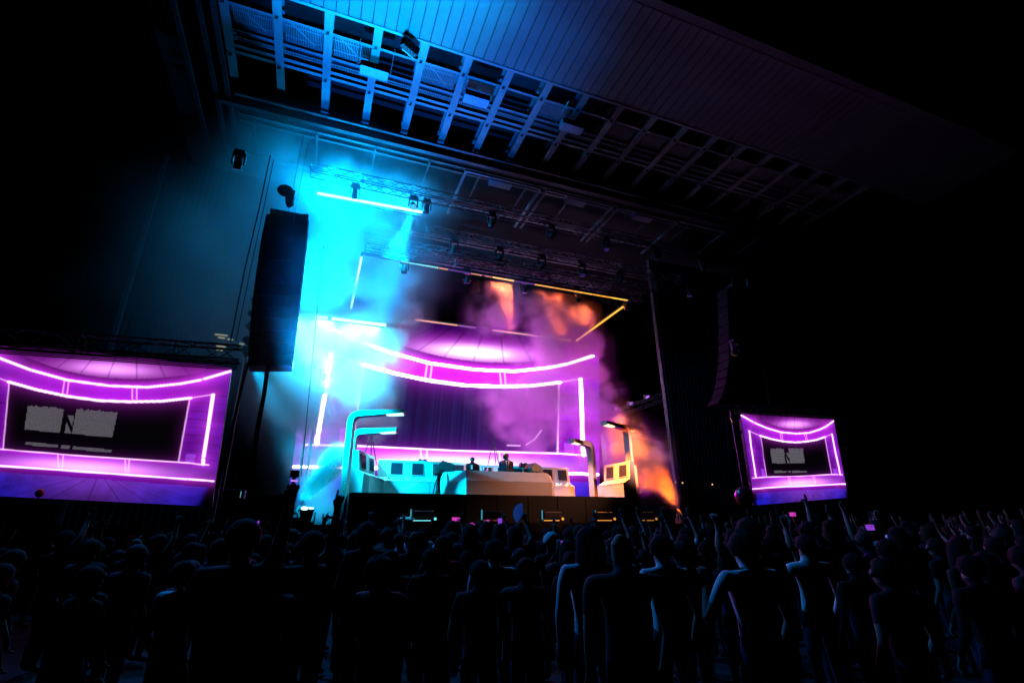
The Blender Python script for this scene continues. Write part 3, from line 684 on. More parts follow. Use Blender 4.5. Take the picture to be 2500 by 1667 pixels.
for q in range(7):
    o_ = random.uniform(-.12, .12); cb_.tube([Vector((xl.x+.05+o_, 19.6, ztop+.1)), Vector((xl.x-.12+o_*.6, 19.3, ztop-.25)), Vector((xl.x-.2+o_, 19.2, ZR+.4)), Vector((xl.x-.22+o_*1.5, 19.15, ZR+.02))], .022)
tag(cb_.build('cable_loom', RUB), 'tangle of black cables hanging down the left end of the booth', 'cable')
# tripod stands against the wall
for px, py, hgt, lb in ((1205, 1075, 1.0, 'cyan-edged tripod stand behind the two performers'), (907, 1058, .9, 'faint cyan tripod stand in the smoke above the left console')):
    c = onY(px, py, 22.5); t = thing('tripod_stand', lb, 'stand', (c.x, 22.5, c.z))
    for q in (-1, 1, .2): MBld().cyl((0, 0, 0), (.32*q, -.2*(abs(q) < 1), -1.3), .022, 6).build('leg', ALU, t)
    MBld().cyl((0, 0, -.1), (0, 0, .12), .03).build('hub', ALU, t)
    MBld().cyl((0, 0, -1.3), (0, 0, -(c.z-ZR)), .03).build('post', ALU, t)

# street lamp props
def street_lamp(label, base, ztop_, arm, rz, lcol, lpow, hot, wd=.21, dp=.3, post_z=ZD):
    t = thing('street_lamp', label, 'lamp', (base.x, base.y, post_z), rz, None); H = ztop_-post_z
    R = .42; inner = []; outer = []
    for i in range(9):
        a_ = math.pi/2*i/8
        outer.append(Vector((R-R*math.cos(a_), 0, H-R+R*math.sin(a_)))); r2 = R-wd
        inner.append(Vector((R-r2*math.cos(a_), 0, H-R+r2*math.sin(a_))))
    po = MBld(); 
    po.box((0, 0, 0), (wd, dp, H-R)).build('post', SETP, t, bevel=.008)
    el = MBld()
    for i in range(8):
        vs = [outer[i], outer[i+1], inner[i+1], inner[i]]; el.add(vs+[v+Vector((0, dp, 0)) for v in vs], [(0, 1, 2, 3), (7, 6, 5, 4), (0, 4, 5, 1), (3, 2, 6, 7)])
    el.build('elbow', SETP, t)
    ar = MBld(); th1 = wd*.62
    ar.prism([Vector((R, 0, H)), Vector((arm, 0, H+.0)), Vector((arm, 0, H-th1)), Vector((R, 0, H-wd))], (0, dp, 0)); ar.build('arm', SETP, t, bevel=.006)
    MBld().box((arm-.62, .04, H-th1-.05), (arm-.03, dp-.04, H-th1-.004)).build('lamp_lens', glow('lamp_lens_%.2f' % hot[0], hot, 3), t)
    MBld().box((arm+.003, -.01, H-th1-.06), (arm+.03, dp+.01, H+.02)).build('arm_cap', SETP, t)
    bo = MBld()
    for zz in (.35, .45, H*.72, H*.72+.1):
        for xx in (.07, .17): bo.cyl((xx, -.012, zz), (xx, .0, zz), .014, 8)
    bo.build('bolt', DARK, t)
    M = Matrix.Translation(t.location) @ Matrix.Rotation(rz, 4, 'Z')
    lp = M @ Vector((arm-.33, dp/2, H-th1-.1)); lamp('AREA', t, lp, lcol, lpow, lp+Vector((0, 0, -3)), shape='RECTANGLE', size=.55, size_y=.2, spread=math.radians(95))
    return t
c = onY(838, 1200, 18.7); street_lamp('tall white street lamp prop lit cyan at the left end of the riser', Vector((c.x-.12, 18.7, 0)), onY(870, 1003, 18.7).z, 2.0, math.radians(-24), (.05, .7, 1), 40, (.4, .95, 1))
c = onY(848, 1200, 20.6); street_lamp('second street lamp prop half hidden behind the tall left one', Vector((c.x-.1, 20.6, 0)), onY(870, 1047, 20.6).z, 1.75, math.radians(-24), (.05, .7, 1), 25, (.41, .95, 1))
c = onY(1545, 1208, 19.4); street_lamp('tall white street lamp prop glowing orange at the right end of the riser', Vector((c.x+.12, 19.7, 0)), onY(1545, 1042, 19.6).z, 1.75, math.radians(180+22), ORN, 380, (1, .75, .35))
c = onY(1450, 1208, 21.4); street_lamp('shorter street lamp prop in pink smoke between the right consoles', Vector((c.x+.12, 21.7, 0)), onY(1445, 1080, 21.6).z, 1.5, math.radians(180+22), (1, .35, .3), 70, (1, .9, .8), wd=.26)

# side washes on towers
def wash_tower(label, x, y, heads):
    t = thing('wash_light_tower', label, 'stage light', (x, y, ZD)); inv = Matrix.Translation(-t.location)
    o = MBld().cyl((x, y, ZD), (x, y, ZD+(7.8 if x < 0 else 4.6)), .05, 8).box((x-.5, y-.5, ZD), (x+.5, y+.5, ZD+.06)).build('mast', DARK); o.parent = t; o.matrix_parent_inverse = inv
    for (z, cl_, pw_, tg, ang, bl) in heads:
        pos = Vector((x, y-.15, z)); dr = (Vector(tg)-pos).normalized()
        o = MBld().cyl(pos-dr*.2, pos+dr*.15, .1, 12, .15).build('lamp_can', DARK); o.parent = t; o.matrix_parent_inverse = inv
        f = MBld().cyl(pos+dr*.151, pos+dr*.16, .11, 12).build('lens', glow('wash_lens_%.2f_%.2f' % cl_[1:], cl_, .8)); f.parent = o
        lamp('SPOT', t, pos+dr*.22, cl_, pw_, tg, spot_size=math.radians(ang), spot_blend=bl, shadow_soft_size=.1)
    return t
wash_tower('slim mast of added cyan wash lamps in the left wing', -2.55, 18.3, [(8.4, (.0, .6, 1), 15000, (4.4, 20.2, 3.5), 38, .6), (7.9, (.0, .55, 1), 11000, (1.5, 19.4, 5.0), 46, .9), (7.5, (.0, .5, 1), 16000, onY(780, 1195, 19.8), 30, 1), (8.9, (.03, .55, 1), 105000, onY(860, 870, 23.0), 46, 1), (9.5, (.0, .36, 1), 62000, onY(870, 640, 22.3), 62, 1)])  # added, unseen mast whose heads brighten the cyan cloud, deck smoke and set
wash_tower('slim mast of amber wash lamps in the dark right wing', 16.6, 16.6, [(6.2, (1, .34, .3), 2000, (12.6, 20.6, 4.5), 36, .9)])
p = Vector((15.4, 14.6, 8.9)); t = mover(p, 'added amber moving head lamp hung in front of the dark right speaker array', .7, glow('amber_head_face', (1, .4, .1), .3), 0, None)
lamp('SPOT', t, p+Vector((0, .2, -.5)), (1, .38, .22), 20000, (9.1, 18.6, 3.5), spot_size=math.radians(30), spot_blend=1, shadow_soft_size=.1)  # added spot, hung here to throw amber on the booth front only
p = Vector((2.6, 17.9, 14.95)); t = mover(p, 'added moving head lamp shining cyan down into the smoke beside the tube light', -.6, glow('cyan_head_face', (.1, .7, 1), .8), 0, None)
lamp('SPOT', t, p+Vector((0, .15, -.62)), (.0, .45, 1), 14000, onY(915, 760, 22.8), spot_size=math.radians(34), spot_blend=1, shadow_soft_size=.1)  # extra spot added to brighten the dull middle of the cloud
# floor lamps on the deck at left, aimed at the soffit
def floor_lamp(px, py, Yy, label, cl_, pw_, tg, ang, bl, es=3):
    c = onY(px, py, Yy); t = thing('floor_lamp', label, 'stage light', (c.x, Yy, ZD), 0, 'floor lamps on the stage deck')
    pos = Vector((c.x, Yy, ZD+.3)); dr = (Vector(tg)-pos).normalized(); inv = Matrix.Translation(-t.location)
    o = MBld().box((c.x-.18, Yy-.15, ZD), (c.x+.18, Yy+.15, ZD+.1)).build('base', DARK); o.parent = t; o.matrix_parent_inverse = inv
    o = MBld().box((c.x-.2, Yy-.04, ZD+.1), (c.x-.16, Yy+.04, ZD+.38)).box((c.x+.16, Yy-.04, ZD+.1), (c.x+.2, Yy+.04, ZD+.38)).build('yoke', DARK); o.parent = t; o.matrix_parent_inverse = inv
    o = MBld().cyl(pos-dr*.18, pos+dr*.2, .1, 12, .14).build('head', DARK); o.parent = t; o.matrix_parent_inverse = inv
    f = MBld().cyl(pos+dr*.201, pos+dr*.215, .11, 12).build('lens', glow('floor_lens_%d' % es, (.4, .95, 1) if es > 1 else cl_, es)); f.parent = o
    lamp('SPOT', t, pos+dr*.3, cl_, pw_, tg, spot_size=math.radians(ang), spot_blend=bl, shadow_soft_size=.1)
floor_lamp(741, 1262, 17.5, 'left one of the two glaring floor lamps on the deck', (.0, .40, 1), 72000, (.0, 9.4, ZB), 36, 1)
floor_lamp(753, 1263, 17.7, 'right one of the two glaring floor lamps on the deck', (.0, .17, 1), 38000, (1.4, 13.2, ZB), 50, 1)
# crowd light high on the left
p = Vector((-3.4, 15.2, 13.2)); t = mover(p, 'moving head lamp aimed at the crowd beside the left speaker array', .7, glow('blue_head_face', (.1, .4, 1), .4), 0, None)
lamp('SPOT', t, p+Vector((0, -.3, -.45)), (.01, .26, 1), 4800, (3.4, 4.5, 1.5), spot_size=math.radians(75), spot_blend=.8, shadow_soft_size=.15)

# ================================================================== FRONT OF STAGE GEAR
def strobe(px, py, Yy, cl_, lb, s_=1.0):
    c = onY(px, py, Yy); t = thing('front_edge_lamp', lb, 'stage light', (c.x, Yy, ZD), 0, 'lamps along the front edge of the stage')
    mtl = glow('edge_lamp_%.2f%.2f' % (cl_[0], cl_[2]), cl_, s_)
    MBld().box((-.5, -.1, 0), (.5, .15, .1)).build('base', DARK, t); MBld().box((-.4, -.115, .1), (.2, -.09, .13)).build('lit_edge', mtl, t)
    MBld().box((-.45, -.05, .1), (-.4, .05, .5)).build('bracket', DARK, t); MBld().box((-.46, -.065, .14), (-.42, -.05, .46)).build('lit_bracket_edge', glow('edge_tick_cyan', (.1, .6, .8), .5), t)
    MBld().box((-.35, 0, .2), (.35, .2, .42)).build('housing', DARK, t, bevel=.03)
    MBld().ball((.36, -.06, .17), .05, 8, 6).build('indicator_knob', mtl, t)
CYE = (.2, .85, 1)
strobe(1035, 1266, 17.2, CYE, 'cyan-edged lamp on the stage front nearest the left', .9)
strobe(1205, 1268, 17.2, (1, .3, .08), 'dim lamp on the stage front behind the raised phones', .15)
strobe(1350, 1266, 17.2, (1, .38, .06), 'brightest orange-edged lamp on the stage front below the booth end', 1.0)
strobe(1478, 1264, 17.2, (1, .36, .05), 'orange-edged lamp on the stage front below the right console', .8)
strobe(1580, 1258, 17.2, (1, .33, .04), 'small orange-edged lamp on the stage front below the right lamp post', .5)
c = onY(990, 1268, 17.1); t = tag(MBld().ball((0, 0, .1), (.28, .15, .13)).ball((.16, .03, .13), (.17, .12, .11)).build('towel_bundle', mat('white_towel', (.7, .7, .7), .9, emit=None), None, smooth=True), 'crumpled pale towel on the stage front beside the cyan lamp', 'towel'); t.location = (c.x, 17.15, ZD)
# flight case
c = onY(656, 1258, 17.4); t = thing('flight_case', 'black flight case with metal edges standing left of the stage', 'case', (c.x, 17.3, ZD))
MBld().box((-.42, 0, .06), (.42, .5, .82)).build('body', CABM, t)
for x_ in (-.43, .40): MBld().box((x_, -.012, .06), (x_+.03, .51, .83)).build('edge_trim', ALU, t)
for z_ in (.05, .80): MBld().box((-.43, -.015, z_), (.43, -.003, z_+.03)).build('edge_trim', ALU, t)
for x_ in (-.3, .2): MBld().box((x_, -.01, .45), (x_+.12, -.002, .55)).build('latch_dish', ALU, t)
MBld().box((-.1, -.01, .26), (.1, -.002, .34)).build('stencil_plate', mat('grey_plate', (.2, .2, .2)), t)
MBld().box((-.06, -.02, .74), (.06, -.004, .82)).build('corner_clip', ALU, t)
for x_ in (-.35, .35): MBld().cyl((x_, .06, .04), (x_+.02, .06, .04), .04, 10).build('castor', RUB, t)
# fog jets
def fogger(px, py, Yy, label, tg, cl_, pw_):
    c = onY(px, py, Yy); t = thing('fog_machine', label, 'fog machine', (c.x, Yy, ZD))
    MBld().box((-.25, -.2, 0), (.25, .2, .22)).build('body', DARK, t, bevel=.02); MBld().box((-.28, -.03, .2), (-.24, .03, .42)).box((.24, -.03, .2), (.28, .03, .42)).build('yoke', ALU, t)
    dr = (Vector(tg)-Vector((c.x, Yy, ZD+.4))).normalized()
    MBld().cyl(Vector((0, 0, .35)), Vector((0, 0, .35))+dr*.3, .06, 10).build('nozzle', ALU, t)
    lamp('SPOT', t, Vector((c.x, Yy, ZD+.35))-dr*.1+Vector((0, -.3, 0)), cl_, pw_, tg, spot_size=math.radians(42), spot_blend=.8, shadow_soft_size=.05)  # built-in spot added to brighten the jet from its base
fogger(718, 1258, 17.6, 'fog machine at the foot of the cyan jet', onY(820, 1118, 19.5), (.0, .6, 1), 900); fogger(1665, 1250, 18.2, 'fog machine at the foot of the orange plume', onY(1530, 1090, 20.4), (1, .12, .0), 4800)
# amp racks left wing, dark
for i, (px, hgt, lb) in enumerate(((560, 1.1, 'dark equipment rack furthest left behind the flight case'), (600, .8, 'low dark equipment rack between screen and flight case'), (690, 1.0, 'dark upright equipment rack between the flight case and the fog jet'))):
    c = onY(px, 1260, 18.6); t = thing('equipment_rack', lb, 'rack', (c.x, 18.6, ZD))
    MBld().box((-.3, 0, 0), (.3, .6, hgt)).build('case', CABM, t, bevel=.015)
    for q in range(int(hgt/.16)): MBld().box((-.26, -.02, .08+q*.15), (.26, -.002, .2+q*.15)).build('rack_unit', DARK, t)
    MBld().box((.2, -.026, hgt-.25), (.22, -.021, hgt-.06)).build('indicator', glow('rack_led_%d' % i, [(.2, .8, .9), (1, .5, .2), (.3, .8, 1)][i], .5), t)
# small lit windows seen left of the array
t = thing('work_light', 'cluster of tiny yellow work lights on the left wing wall', 'lamp', onY(545, 830, 20.9)); inv = Matrix.Translation(-t.location)
for px, py, wd in ((540, 818, .22), (541, 825, .12), (562, 829, .1), (540, 846, .16), (537, 855, .1), (590, 840, .08)):
    p = onY(px, py, 20.9); o = MBld().box((p.x-wd, 20.86, p.z-.025), (p.x+wd, 20.9, p.z+.025)).build('lamp_face', glow('work_yellow', (1, .95, .6), .3)); o.parent = t; o.matrix_parent_inverse = inv
t = thing('work_light', 'two tiny warm lights low in the dark right wing', 'lamp', onY(1655, 1175, 20.5)); inv = Matrix.Translation(-t.location)
for px, py in ((1650, 1176), (1667, 1178), (1740, 1182)):
    p = onY(px, py, 20.5); o = MBld().cyl(p, p+Vector((0, .05, 0)), .03, 8).build('lamp_face', glow('warm_dot', (1, .6, .2), 1.2)); o.parent = t; o.matrix_parent_inverse = inv
# ================================================================== PEOPLE
def hand_chain(V, Ed, R, w, D, S, kindh):
    """fingers grown from wrist vertex index w; D hand direction, S thumb side"""
    D = D.normalized(); S = (S-D*S.dot(D)).normalized(); N = D.cross(S)
    base = Vector(V[w])
    def nv(p, r): V.append(tuple(p)); R.append(r); return len(V)-1
    palm = nv(base+D*.055, .034); Ed.append((w, palm, 'skin'))
    curl = {'open': (0, 0, 0, 0), 'fist': (1, 1, 1, 1), 'point': (0, 1, 1, 1), 'peace': (0, 0, 1, 1), 'horns': (0, 1, 1, 0), 'relaxed': (.45,)*4}[kindh]
    for k in range(4):
        off = S*(.030-.020*k); ln = (.075, .085, .08, .062)[k]
        kn = nv(base+D*.095+off, .0125); Ed.append((palm, kn, 'skin'))
        fan = (S*(.12-.09*k) if kindh in ('open', 'peace', 'horns') else S*0)
        c_ = curl[k]
        d1 = (D*(1-c_*.75)+N*c_*.8+fan).normalized(); d2 = (D*(1-1.9*c_)+N*c_*.55+fan).normalized()
        a_ = nv(base+D*.095+off+d1*ln*.5, .0105); Ed.append((kn, a_, 'skin'))
        b_ = nv(Vector(V[a_])+d2*ln*.5, .0085); Ed.append((a_, b_, 'skin'))
    th = nv(base+D*.045+S*.04, .014); Ed.append((palm, th, 'skin'))
    out = S*.03+D*.035 if kindh == 'open' else D*.03+N*.03
    t2 = nv(Vector(V[th])+out, .0105); Ed.append((th, t2, 'skin'))
def body_mesh(name, arms, mats, head_turn=0.0, head_tilt=0.0, lean=0.0, bald=False, sub=1, sleeve=.5, broad=1.12, long_sleeve=False):
    """facing +Y, 1.75 m tall. arms: {'L'/'R': (elbow, wrist, handdir, kind)}"""
    V, R, Ed = [], [], []
    def nv(p, r): V.append(tuple(p)); R.append(r); return len(V)-1
    B = broad
    pel = nv((0, 0, .95), (.15*B, .11)); sp = nv((0, -.01, 1.12), (.145*B, .105)); ch = nv((0, 0, 1.34), (.175*B, .12)); nb = nv((0, -.015, 1.485), (.105, .078))
    nk = nv((0, 0, 1.515), .062); Ht = Matrix.Rotation(-head_turn, 3, 'Z') @ Matrix.Rotation(head_tilt, 3, 'X')
    hp = lambda x, y, z: Vector((0, 0, 1.54))+Ht @ Vector((x, y, z))
    sk1 = nv(hp(0, .02, .045), .078); sk2 = nv(hp(0, .012, .115), .094); sk3 = nv(hp(0, .0, .165), .08); tp = nv(hp(0, -.004, .203), .035)
    Ed += [(pel, sp, 'shirt'), (sp, ch, 'shirt'), (ch, nb, 'shirt'), (nb, nk, 'skin'), (nk, sk1, 'skin'), (sk1, sk2, 'skin'), (sk2, sk3, 'skin'), (sk3, tp, 'skin')]
    nose = nv(hp(0, .118, .085), .014); Ed.append((sk2, nose, 'skin'))
    chin = nv(hp(0, .085, .005), .028); Ed.append((sk1, chin, 'skin'))
    for s in (-1, 1):
        hpj = nv((s*.095, 0, .86), .105); kn = nv((s*.105, .02, .48), .066); an = nv((s*.105, -.02, .09), .045); to = nv((s*.12, .15, .035), .036)
        Ed += [(pel, hpj, 'leg'), (hpj, kn, 'leg'), (kn, an, 'leg'), (an, to, 'shoe')]
        key = 'L' if s < 0 else 'R'
        el, wr, hd, kh = arms.get(key, ((s*.265, -.03, 1.12), (s*.25, .12, .90), (0, .3, -1), 'relaxed'))
        up = Vector(el).z > 1.35
        sh = nv((s*.185*B, -.01, 1.46 if up else 1.44), .074); e = nv(el, .046); wv = nv(wr, .03)
        mid = nv(Vector((s*.185*B, -.01, 1.44)).lerp(Vector(el), .5), .055)
        fo = nv(Vector(el).lerp(Vector(wr), .35), .042)
        Ed += [(ch, sh, 'shirt'), (sh, mid, 'shirt'), (mid, e, 'shirt' if long_sleeve else 'skin'), (e, fo, 'shirt' if long_sleeve else 'skin'), (fo, wv, 'shirt' if long_sleeve else 'skin')]
        hd = Vector(hd); S = Vector((-s, 0, 0)) if abs(hd.normalized().x) < .8 else Vector((0, 0, 1))
        hand_chain(V, Ed, R, wv, hd, S, kh)
    if lean:
        V2 = []
        for p in V:
            p = Vector(p); k = max(0, p.z-.9); V2.append((p.x, p.y+k*math.sin(lean), p.z-k*(1-math.cos(lean))))
        V = V2
    me = bpy.data.meshes.new(name); me.from_pydata(V, [(a, b) for a, b, _ in Ed], [])
    o = bpy.data.objects.new(name, me); col.objects.link(o)
    sm_ = o.modifiers.new('skin', 'SKIN'); sm_.use_smooth_shade = True; sm_.branch_smoothing = .3
    sv = me.skin_vertices[0].data
    for i, r in enumerate(R): sv[i].radius = r if hasattr(r, '__len__') else (r, r); sv[i].use_root = (i == 0)
    ss = o.modifiers.new('sub', 'SUBSURF'); ss.levels = sub; ss.render_levels = sub
    dg = bpy.context.evaluated_depsgraph_get(); ev = o.evaluated_get(dg); out = bpy.data.meshes.new_from_object(ev)
    bpy.data.objects.remove(o); bpy.data.meshes.remove(me); out.name = name
    # clothes and skin by the nearest bone
    A = np.array([V[a] for a, _, _ in Ed]); Bv = np.array([V[b] for _, b, _ in Ed])
    lab = {'skin': 0, 'shirt': 1, 'leg': 2, 'shoe': 3}; li = np.array([lab[l] for _, _, l in Ed])
    fc = np.empty(len(out.polygons)*3); out.polygons.foreach_get('center', fc); fc = fc.reshape(-1, 3)
    d = Bv-A; t_ = np.clip(((fc[:, None]-A[None])*d[None]).sum(-1)/np.maximum((d*d).sum(-1), 1e-9)[None], 0, 1)
    rad = np.array([np.mean([np.mean(R[a]), np.mean(R[b])]) for a, b, _ in Ed]); dist = np.linalg.norm(fc[:, None]-(A[None]+t_[..., None]*d[None]), axis=-1)/rad[None]
    out.materials.clear()
    for mm in mats: out.materials.append(mm)
    out.polygons.foreach_set('material_index', li[dist.argmin(1)].astype(np.int32)); out.update()
    return out, (lambda x, y, z: hp(x, y, z)+Vector((0, math.sin(lean)*max(0, .72), -(1-math.cos(lean))*.72)))
def hair_mesh(hp, style):
    b = MBld(); n, k = 14, 9
    if style == 'cap':
        b.ball((0, 0, 0), 1, n, k)
    vs = []; fs = []; rr_ = random.Random(len(style)*7+len(bpy.data.meshes))
    # shell over the crown and back of the head
    rows = 11; nn = 22; g = {'short': (1.03, .0), 'long': (1.06, .30), 'curly': (1.14, .04), 'bun': (1.02, .0), 'cap': (1.05, -.02)}[style]
    jit = {'short': .035, 'long': .02, 'curly': .09, 'bun': .012, 'cap': .0}[style]
    for j in range(rows+1):
        t_ = j/rows
        for i in range(nn):
            ph = 2*math.pi*i/nn; front = max(0, math.sin(ph))            # +y is the face side
            th = t_*(2.2-1.3*front**1.4+(rr_.uniform(-.12, .12) if j == rows else 0)) if style != 'cap' else t_*1.72
            rr = g[0]*(1+.03*math.sin(5*ph+7*t_)+rr_.uniform(-jit, jit)); nar = 1-.22*max(0, th-1.6)
            x = .108*rr*math.sin(min(th, 1.75))*math.cos(ph)*nar; y = .118*rr*math.sin(min(th, 1.75))*math.sin(ph)*nar-.008; z = .112+.115*rr*math.cos(th)
            if style == 'long' and j > 6: z = z-(j-6)/5*g[1]*(1-front); x *= 1+.12*(j-6)/5; y = y-.02*(1-front)
            vs.append(hp(x, y, z))
    for j in range(rows):
        for i in range(nn): fs.append((j*nn+i, j*nn+(i+1) % nn, (j+1)*nn+(i+1) % nn, (j+1)*nn+i))
    m_ = MBld().add(vs, fs)
    if style == 'bun': m_.ball(hp(0, -.15, .13), .045)
    if style == 'cap':
        c0 = [hp(.09*math.cos(a_), .1+.09*math.sin(a_), .135) for a_ in np.linspace(0, math.pi, 9)]; c1 = [v+Vector((0, 0, .012)) for v in c0]
        m_.add(c0+c1, [tuple(range(9)), tuple(range(17, 8, -1))]+[(q, q+1, 10+q, 9+q) for q in range(8)])
    me = m_.mesh('hair', True); return me
UP = (0, .15, 1)
ARM = {
 'none': {},
 'fistR': {'R': ((.30, .05, 1.60), (.24, .14, 1.86), UP, 'fist')},
 'openL': {'L': ((-.31, .06, 1.58), (-.27, .12, 1.86), UP, 'open')},
 'both': {'L': ((-.33, .05, 1.60), (-.36, .12, 1.87), (-.2, .1, 1), 'open'), 'R': ((.32, .06, 1.60), (.34, .12, 1.88), (.15, .1, 1), 'open')},
 'pointR': {'R': ((.27, .1, 1.63), (.20, .22, 1.88), (-.1, .25, 1), 'point')},
 'phone': {'L': ((-.24, .25, 1.42), (-.07, .34, 1.64), (.2, .2, 1), 'relaxed'), 'R': ((.24, .25, 1.42), (.07, .34, 1.64), (-.2, .2, 1), 'relaxed')},
 'claps': {'L': ((-.26, .22, 1.35), (-.06, .38, 1.52), (.2, .3, 1), 'open'), 'R': ((.26, .22, 1.35), (.06, .38, 1.52), (-.2, .3, 1), 'open')},
 'hornsR': {'R': ((.29, .05, 1.6), (.25, .12, 1.87), UP, 'horns')},
 'peaceL': {'L': ((-.29, .05, 1.6), (-.22, .12, 1.87), (.15, .1, 1), 'peace')},
}
PROTO = []
specs = [('none', 0, SKIN, 'short', HAIR, .0), ('none', 2, SKIN2, 'short', HAIR, .4), ('none', 1, SKIN, 'long', HAIRB, -.3), ('none', 3, SKIN, 'cap', CLOTHS[0], .0), ('none', 0, SKIN, 'bun', HAIR, .2),
         ('fistR', 0, SKIN, 'short', HAIR, .1), ('openL', 4, SKIN, 'long', HAIRB, 0), ('both', 2, SKIN, 'short', HAIRB, 0), ('pointR', 1, SKIN2, 'curly', HAIR, 0), ('phone', 0, SKIN, 'long', HAIR, 0), ('claps', 5, SKIN, 'short', HAIR, 0), ('hornsR', 0, SKIN, 'cap', CLOTHS[5], 0), ('peaceL', 2, SKIN, 'long', HAIR, 0)]
specs += [('none', 0, SKIN, 'curly', HAIR, .7), ('none', 2, SKIN, 'short', HAIRB, -.6), ('none', 4, SKIN, 'long', HAIR, .5), ('none', 1, SKIN2, 'cap', CLOTHS[2], -.3)]
for n_, (ar, ci, sk_, hs, hm_, tn) in enumerate(specs):
    me, hp = body_mesh('person', ARM[ar], [sk_, CLOTHS[ci], JEANS, DARK], tn, [0, -.15, .12, .2, -.1][n_ % 5], [0, .06, .0, -.05, .1][n_ % 5], sub=1, broad=[1.12, 1.25, 1.0, 1.2, 1.05][n_ % 5], long_sleeve=n_ % 3 == 0)
    hr = hair_mesh(hp, hs); hr.materials.append(hm_); PROTO.append((ar, me, hr))
def put_person(me, hr, x, y, h, rz, label, group=None):
    o = bpy.data.objects.new('person', me); col.objects.link(o); s = h/1.76
    o.location = (x, y, 0); o.scale = (s, s, s); o.rotation_euler = (0, 0, rz); tag(o, label, 'person', group)
    if hr:
        c = bpy.data.objects.new('hair', hr); col.objects.link(c); c.parent = o
    return o
TAKEN = []
def face_stage(x, y): return -math.atan2(7.0-x, 19.0-y)
# --- people that can be told apart: arms reach a point of the photograph
def reach(px, py, D, label, hand, side='R', cloth=0, skin=SKIN, hair='short', hm_=HAIR, hgt=None, fingers=.18, elbow=None, head=(None, None), broad=1.12, sub=1, long_sleeve=False, foot=None, wrist_d=None):
    tip = atD(px, py, D); h = hgt or 1.74
    s = 1 if side == 'R' else -1; k = h/1.76
    gx, gy = (foot[0], foot[1]) if foot else (tip.x-s*.22*k, tip.y-.14*k)
    rz = face_stage(gx, gy) if not foot or len(foot) < 3 else foot[2]
    M = Matrix.Translation((gx, gy, 0)) @ Matrix.Rotation(rz, 4, 'Z') @ Matrix.Scale(k, 4); inv_ = M.inverted()
    lt = inv_ @ tip; wr = lt-Vector(wrist_d or (0, .03, fingers)) if True else lt
    sh = Vector((s*.185, -.01, 1.43))
    if elbow: el = inv_ @ atD(*elbow)
    else:
        dv = wr-sh; L = dv.length
        if L > .54: sh_ = sh; wr = sh+dv.normalized()*.54; 
        el = sh.lerp(wr, .5)+Vector((s*.08, -.02, -.03))
    me, hp = body_mesh('person', {side: (tuple(el), tuple(wr), tuple(lt-wr), hand)}, [skin, CLOTHS[cloth], JEANS, DARK], 0, sub=sub, broad=broad, long_sleeve=long_sleeve)
    hr = None
    if hair: hr = hair_mesh(hp, hair); hr.materials.append(hm_)
    TAKEN.append((gx, gy)); return put_person(me, hr, gx, gy, h, rz, label), M @ wr
# big arm with a little camera
D = 3.3
w_ = atD(718, 1192, D); hdl = atD(665, 1400, D)
p1, wr1 = reach(717, 1188, D, 'dark figure at left raising a straight arm with a small camera in the fist', 'fist', 'R', 0, SKIN, 'short', foot=(hdl.x-.2, hdl.y-.05, -.1), elbow=(692, 1292, D), hgt=1.72, fingers=.10, wrist_d=(.0, .02, .1), sub=2)
c_ = atD(718, 1165, D); t = thing('small_camera', 'tiny camera with violet display held up in the raised fist at left', 'camera', c_, .2)
MBld().box((-.028, -.02, .0), (.028, .02, .045)).build('body', DARK, t, bevel=.006); MBld().cyl((0, 0, -.09), (0, 0, .0), .012).build('grip', DARK, t)
MBld().box((-.02, -.0215, -.028), (.024, -.02, -.018)).build('display', glow('violet_display', (.6, .2, .9), 1.2), t)
D = 4.3
hd2 = atD(812, 1420, D)
reach(836, 1189, D, 'dark figure with broad shoulders pointing one finger up in front of the left lamp post', 'point', 'R', 0, SKIN, 'short', foot=(hd2.x-.2, hd2.y-.03, -.12), elbow=(806, 1335, D), hgt=1.66, wrist_d=(.02, .03, .19), sub=2)
t = tag(MBld().tube([atD(797, 1258, D-.02)+Vector((0, 0, 0)), atD(803, 1262, D-.05), atD(811, 1263, D-.05), atD(818, 1260, D-.02)], .012).build('bracelet', RUB), 'knotted bracelet on the wrist of the pointing arm', 'bracelet')
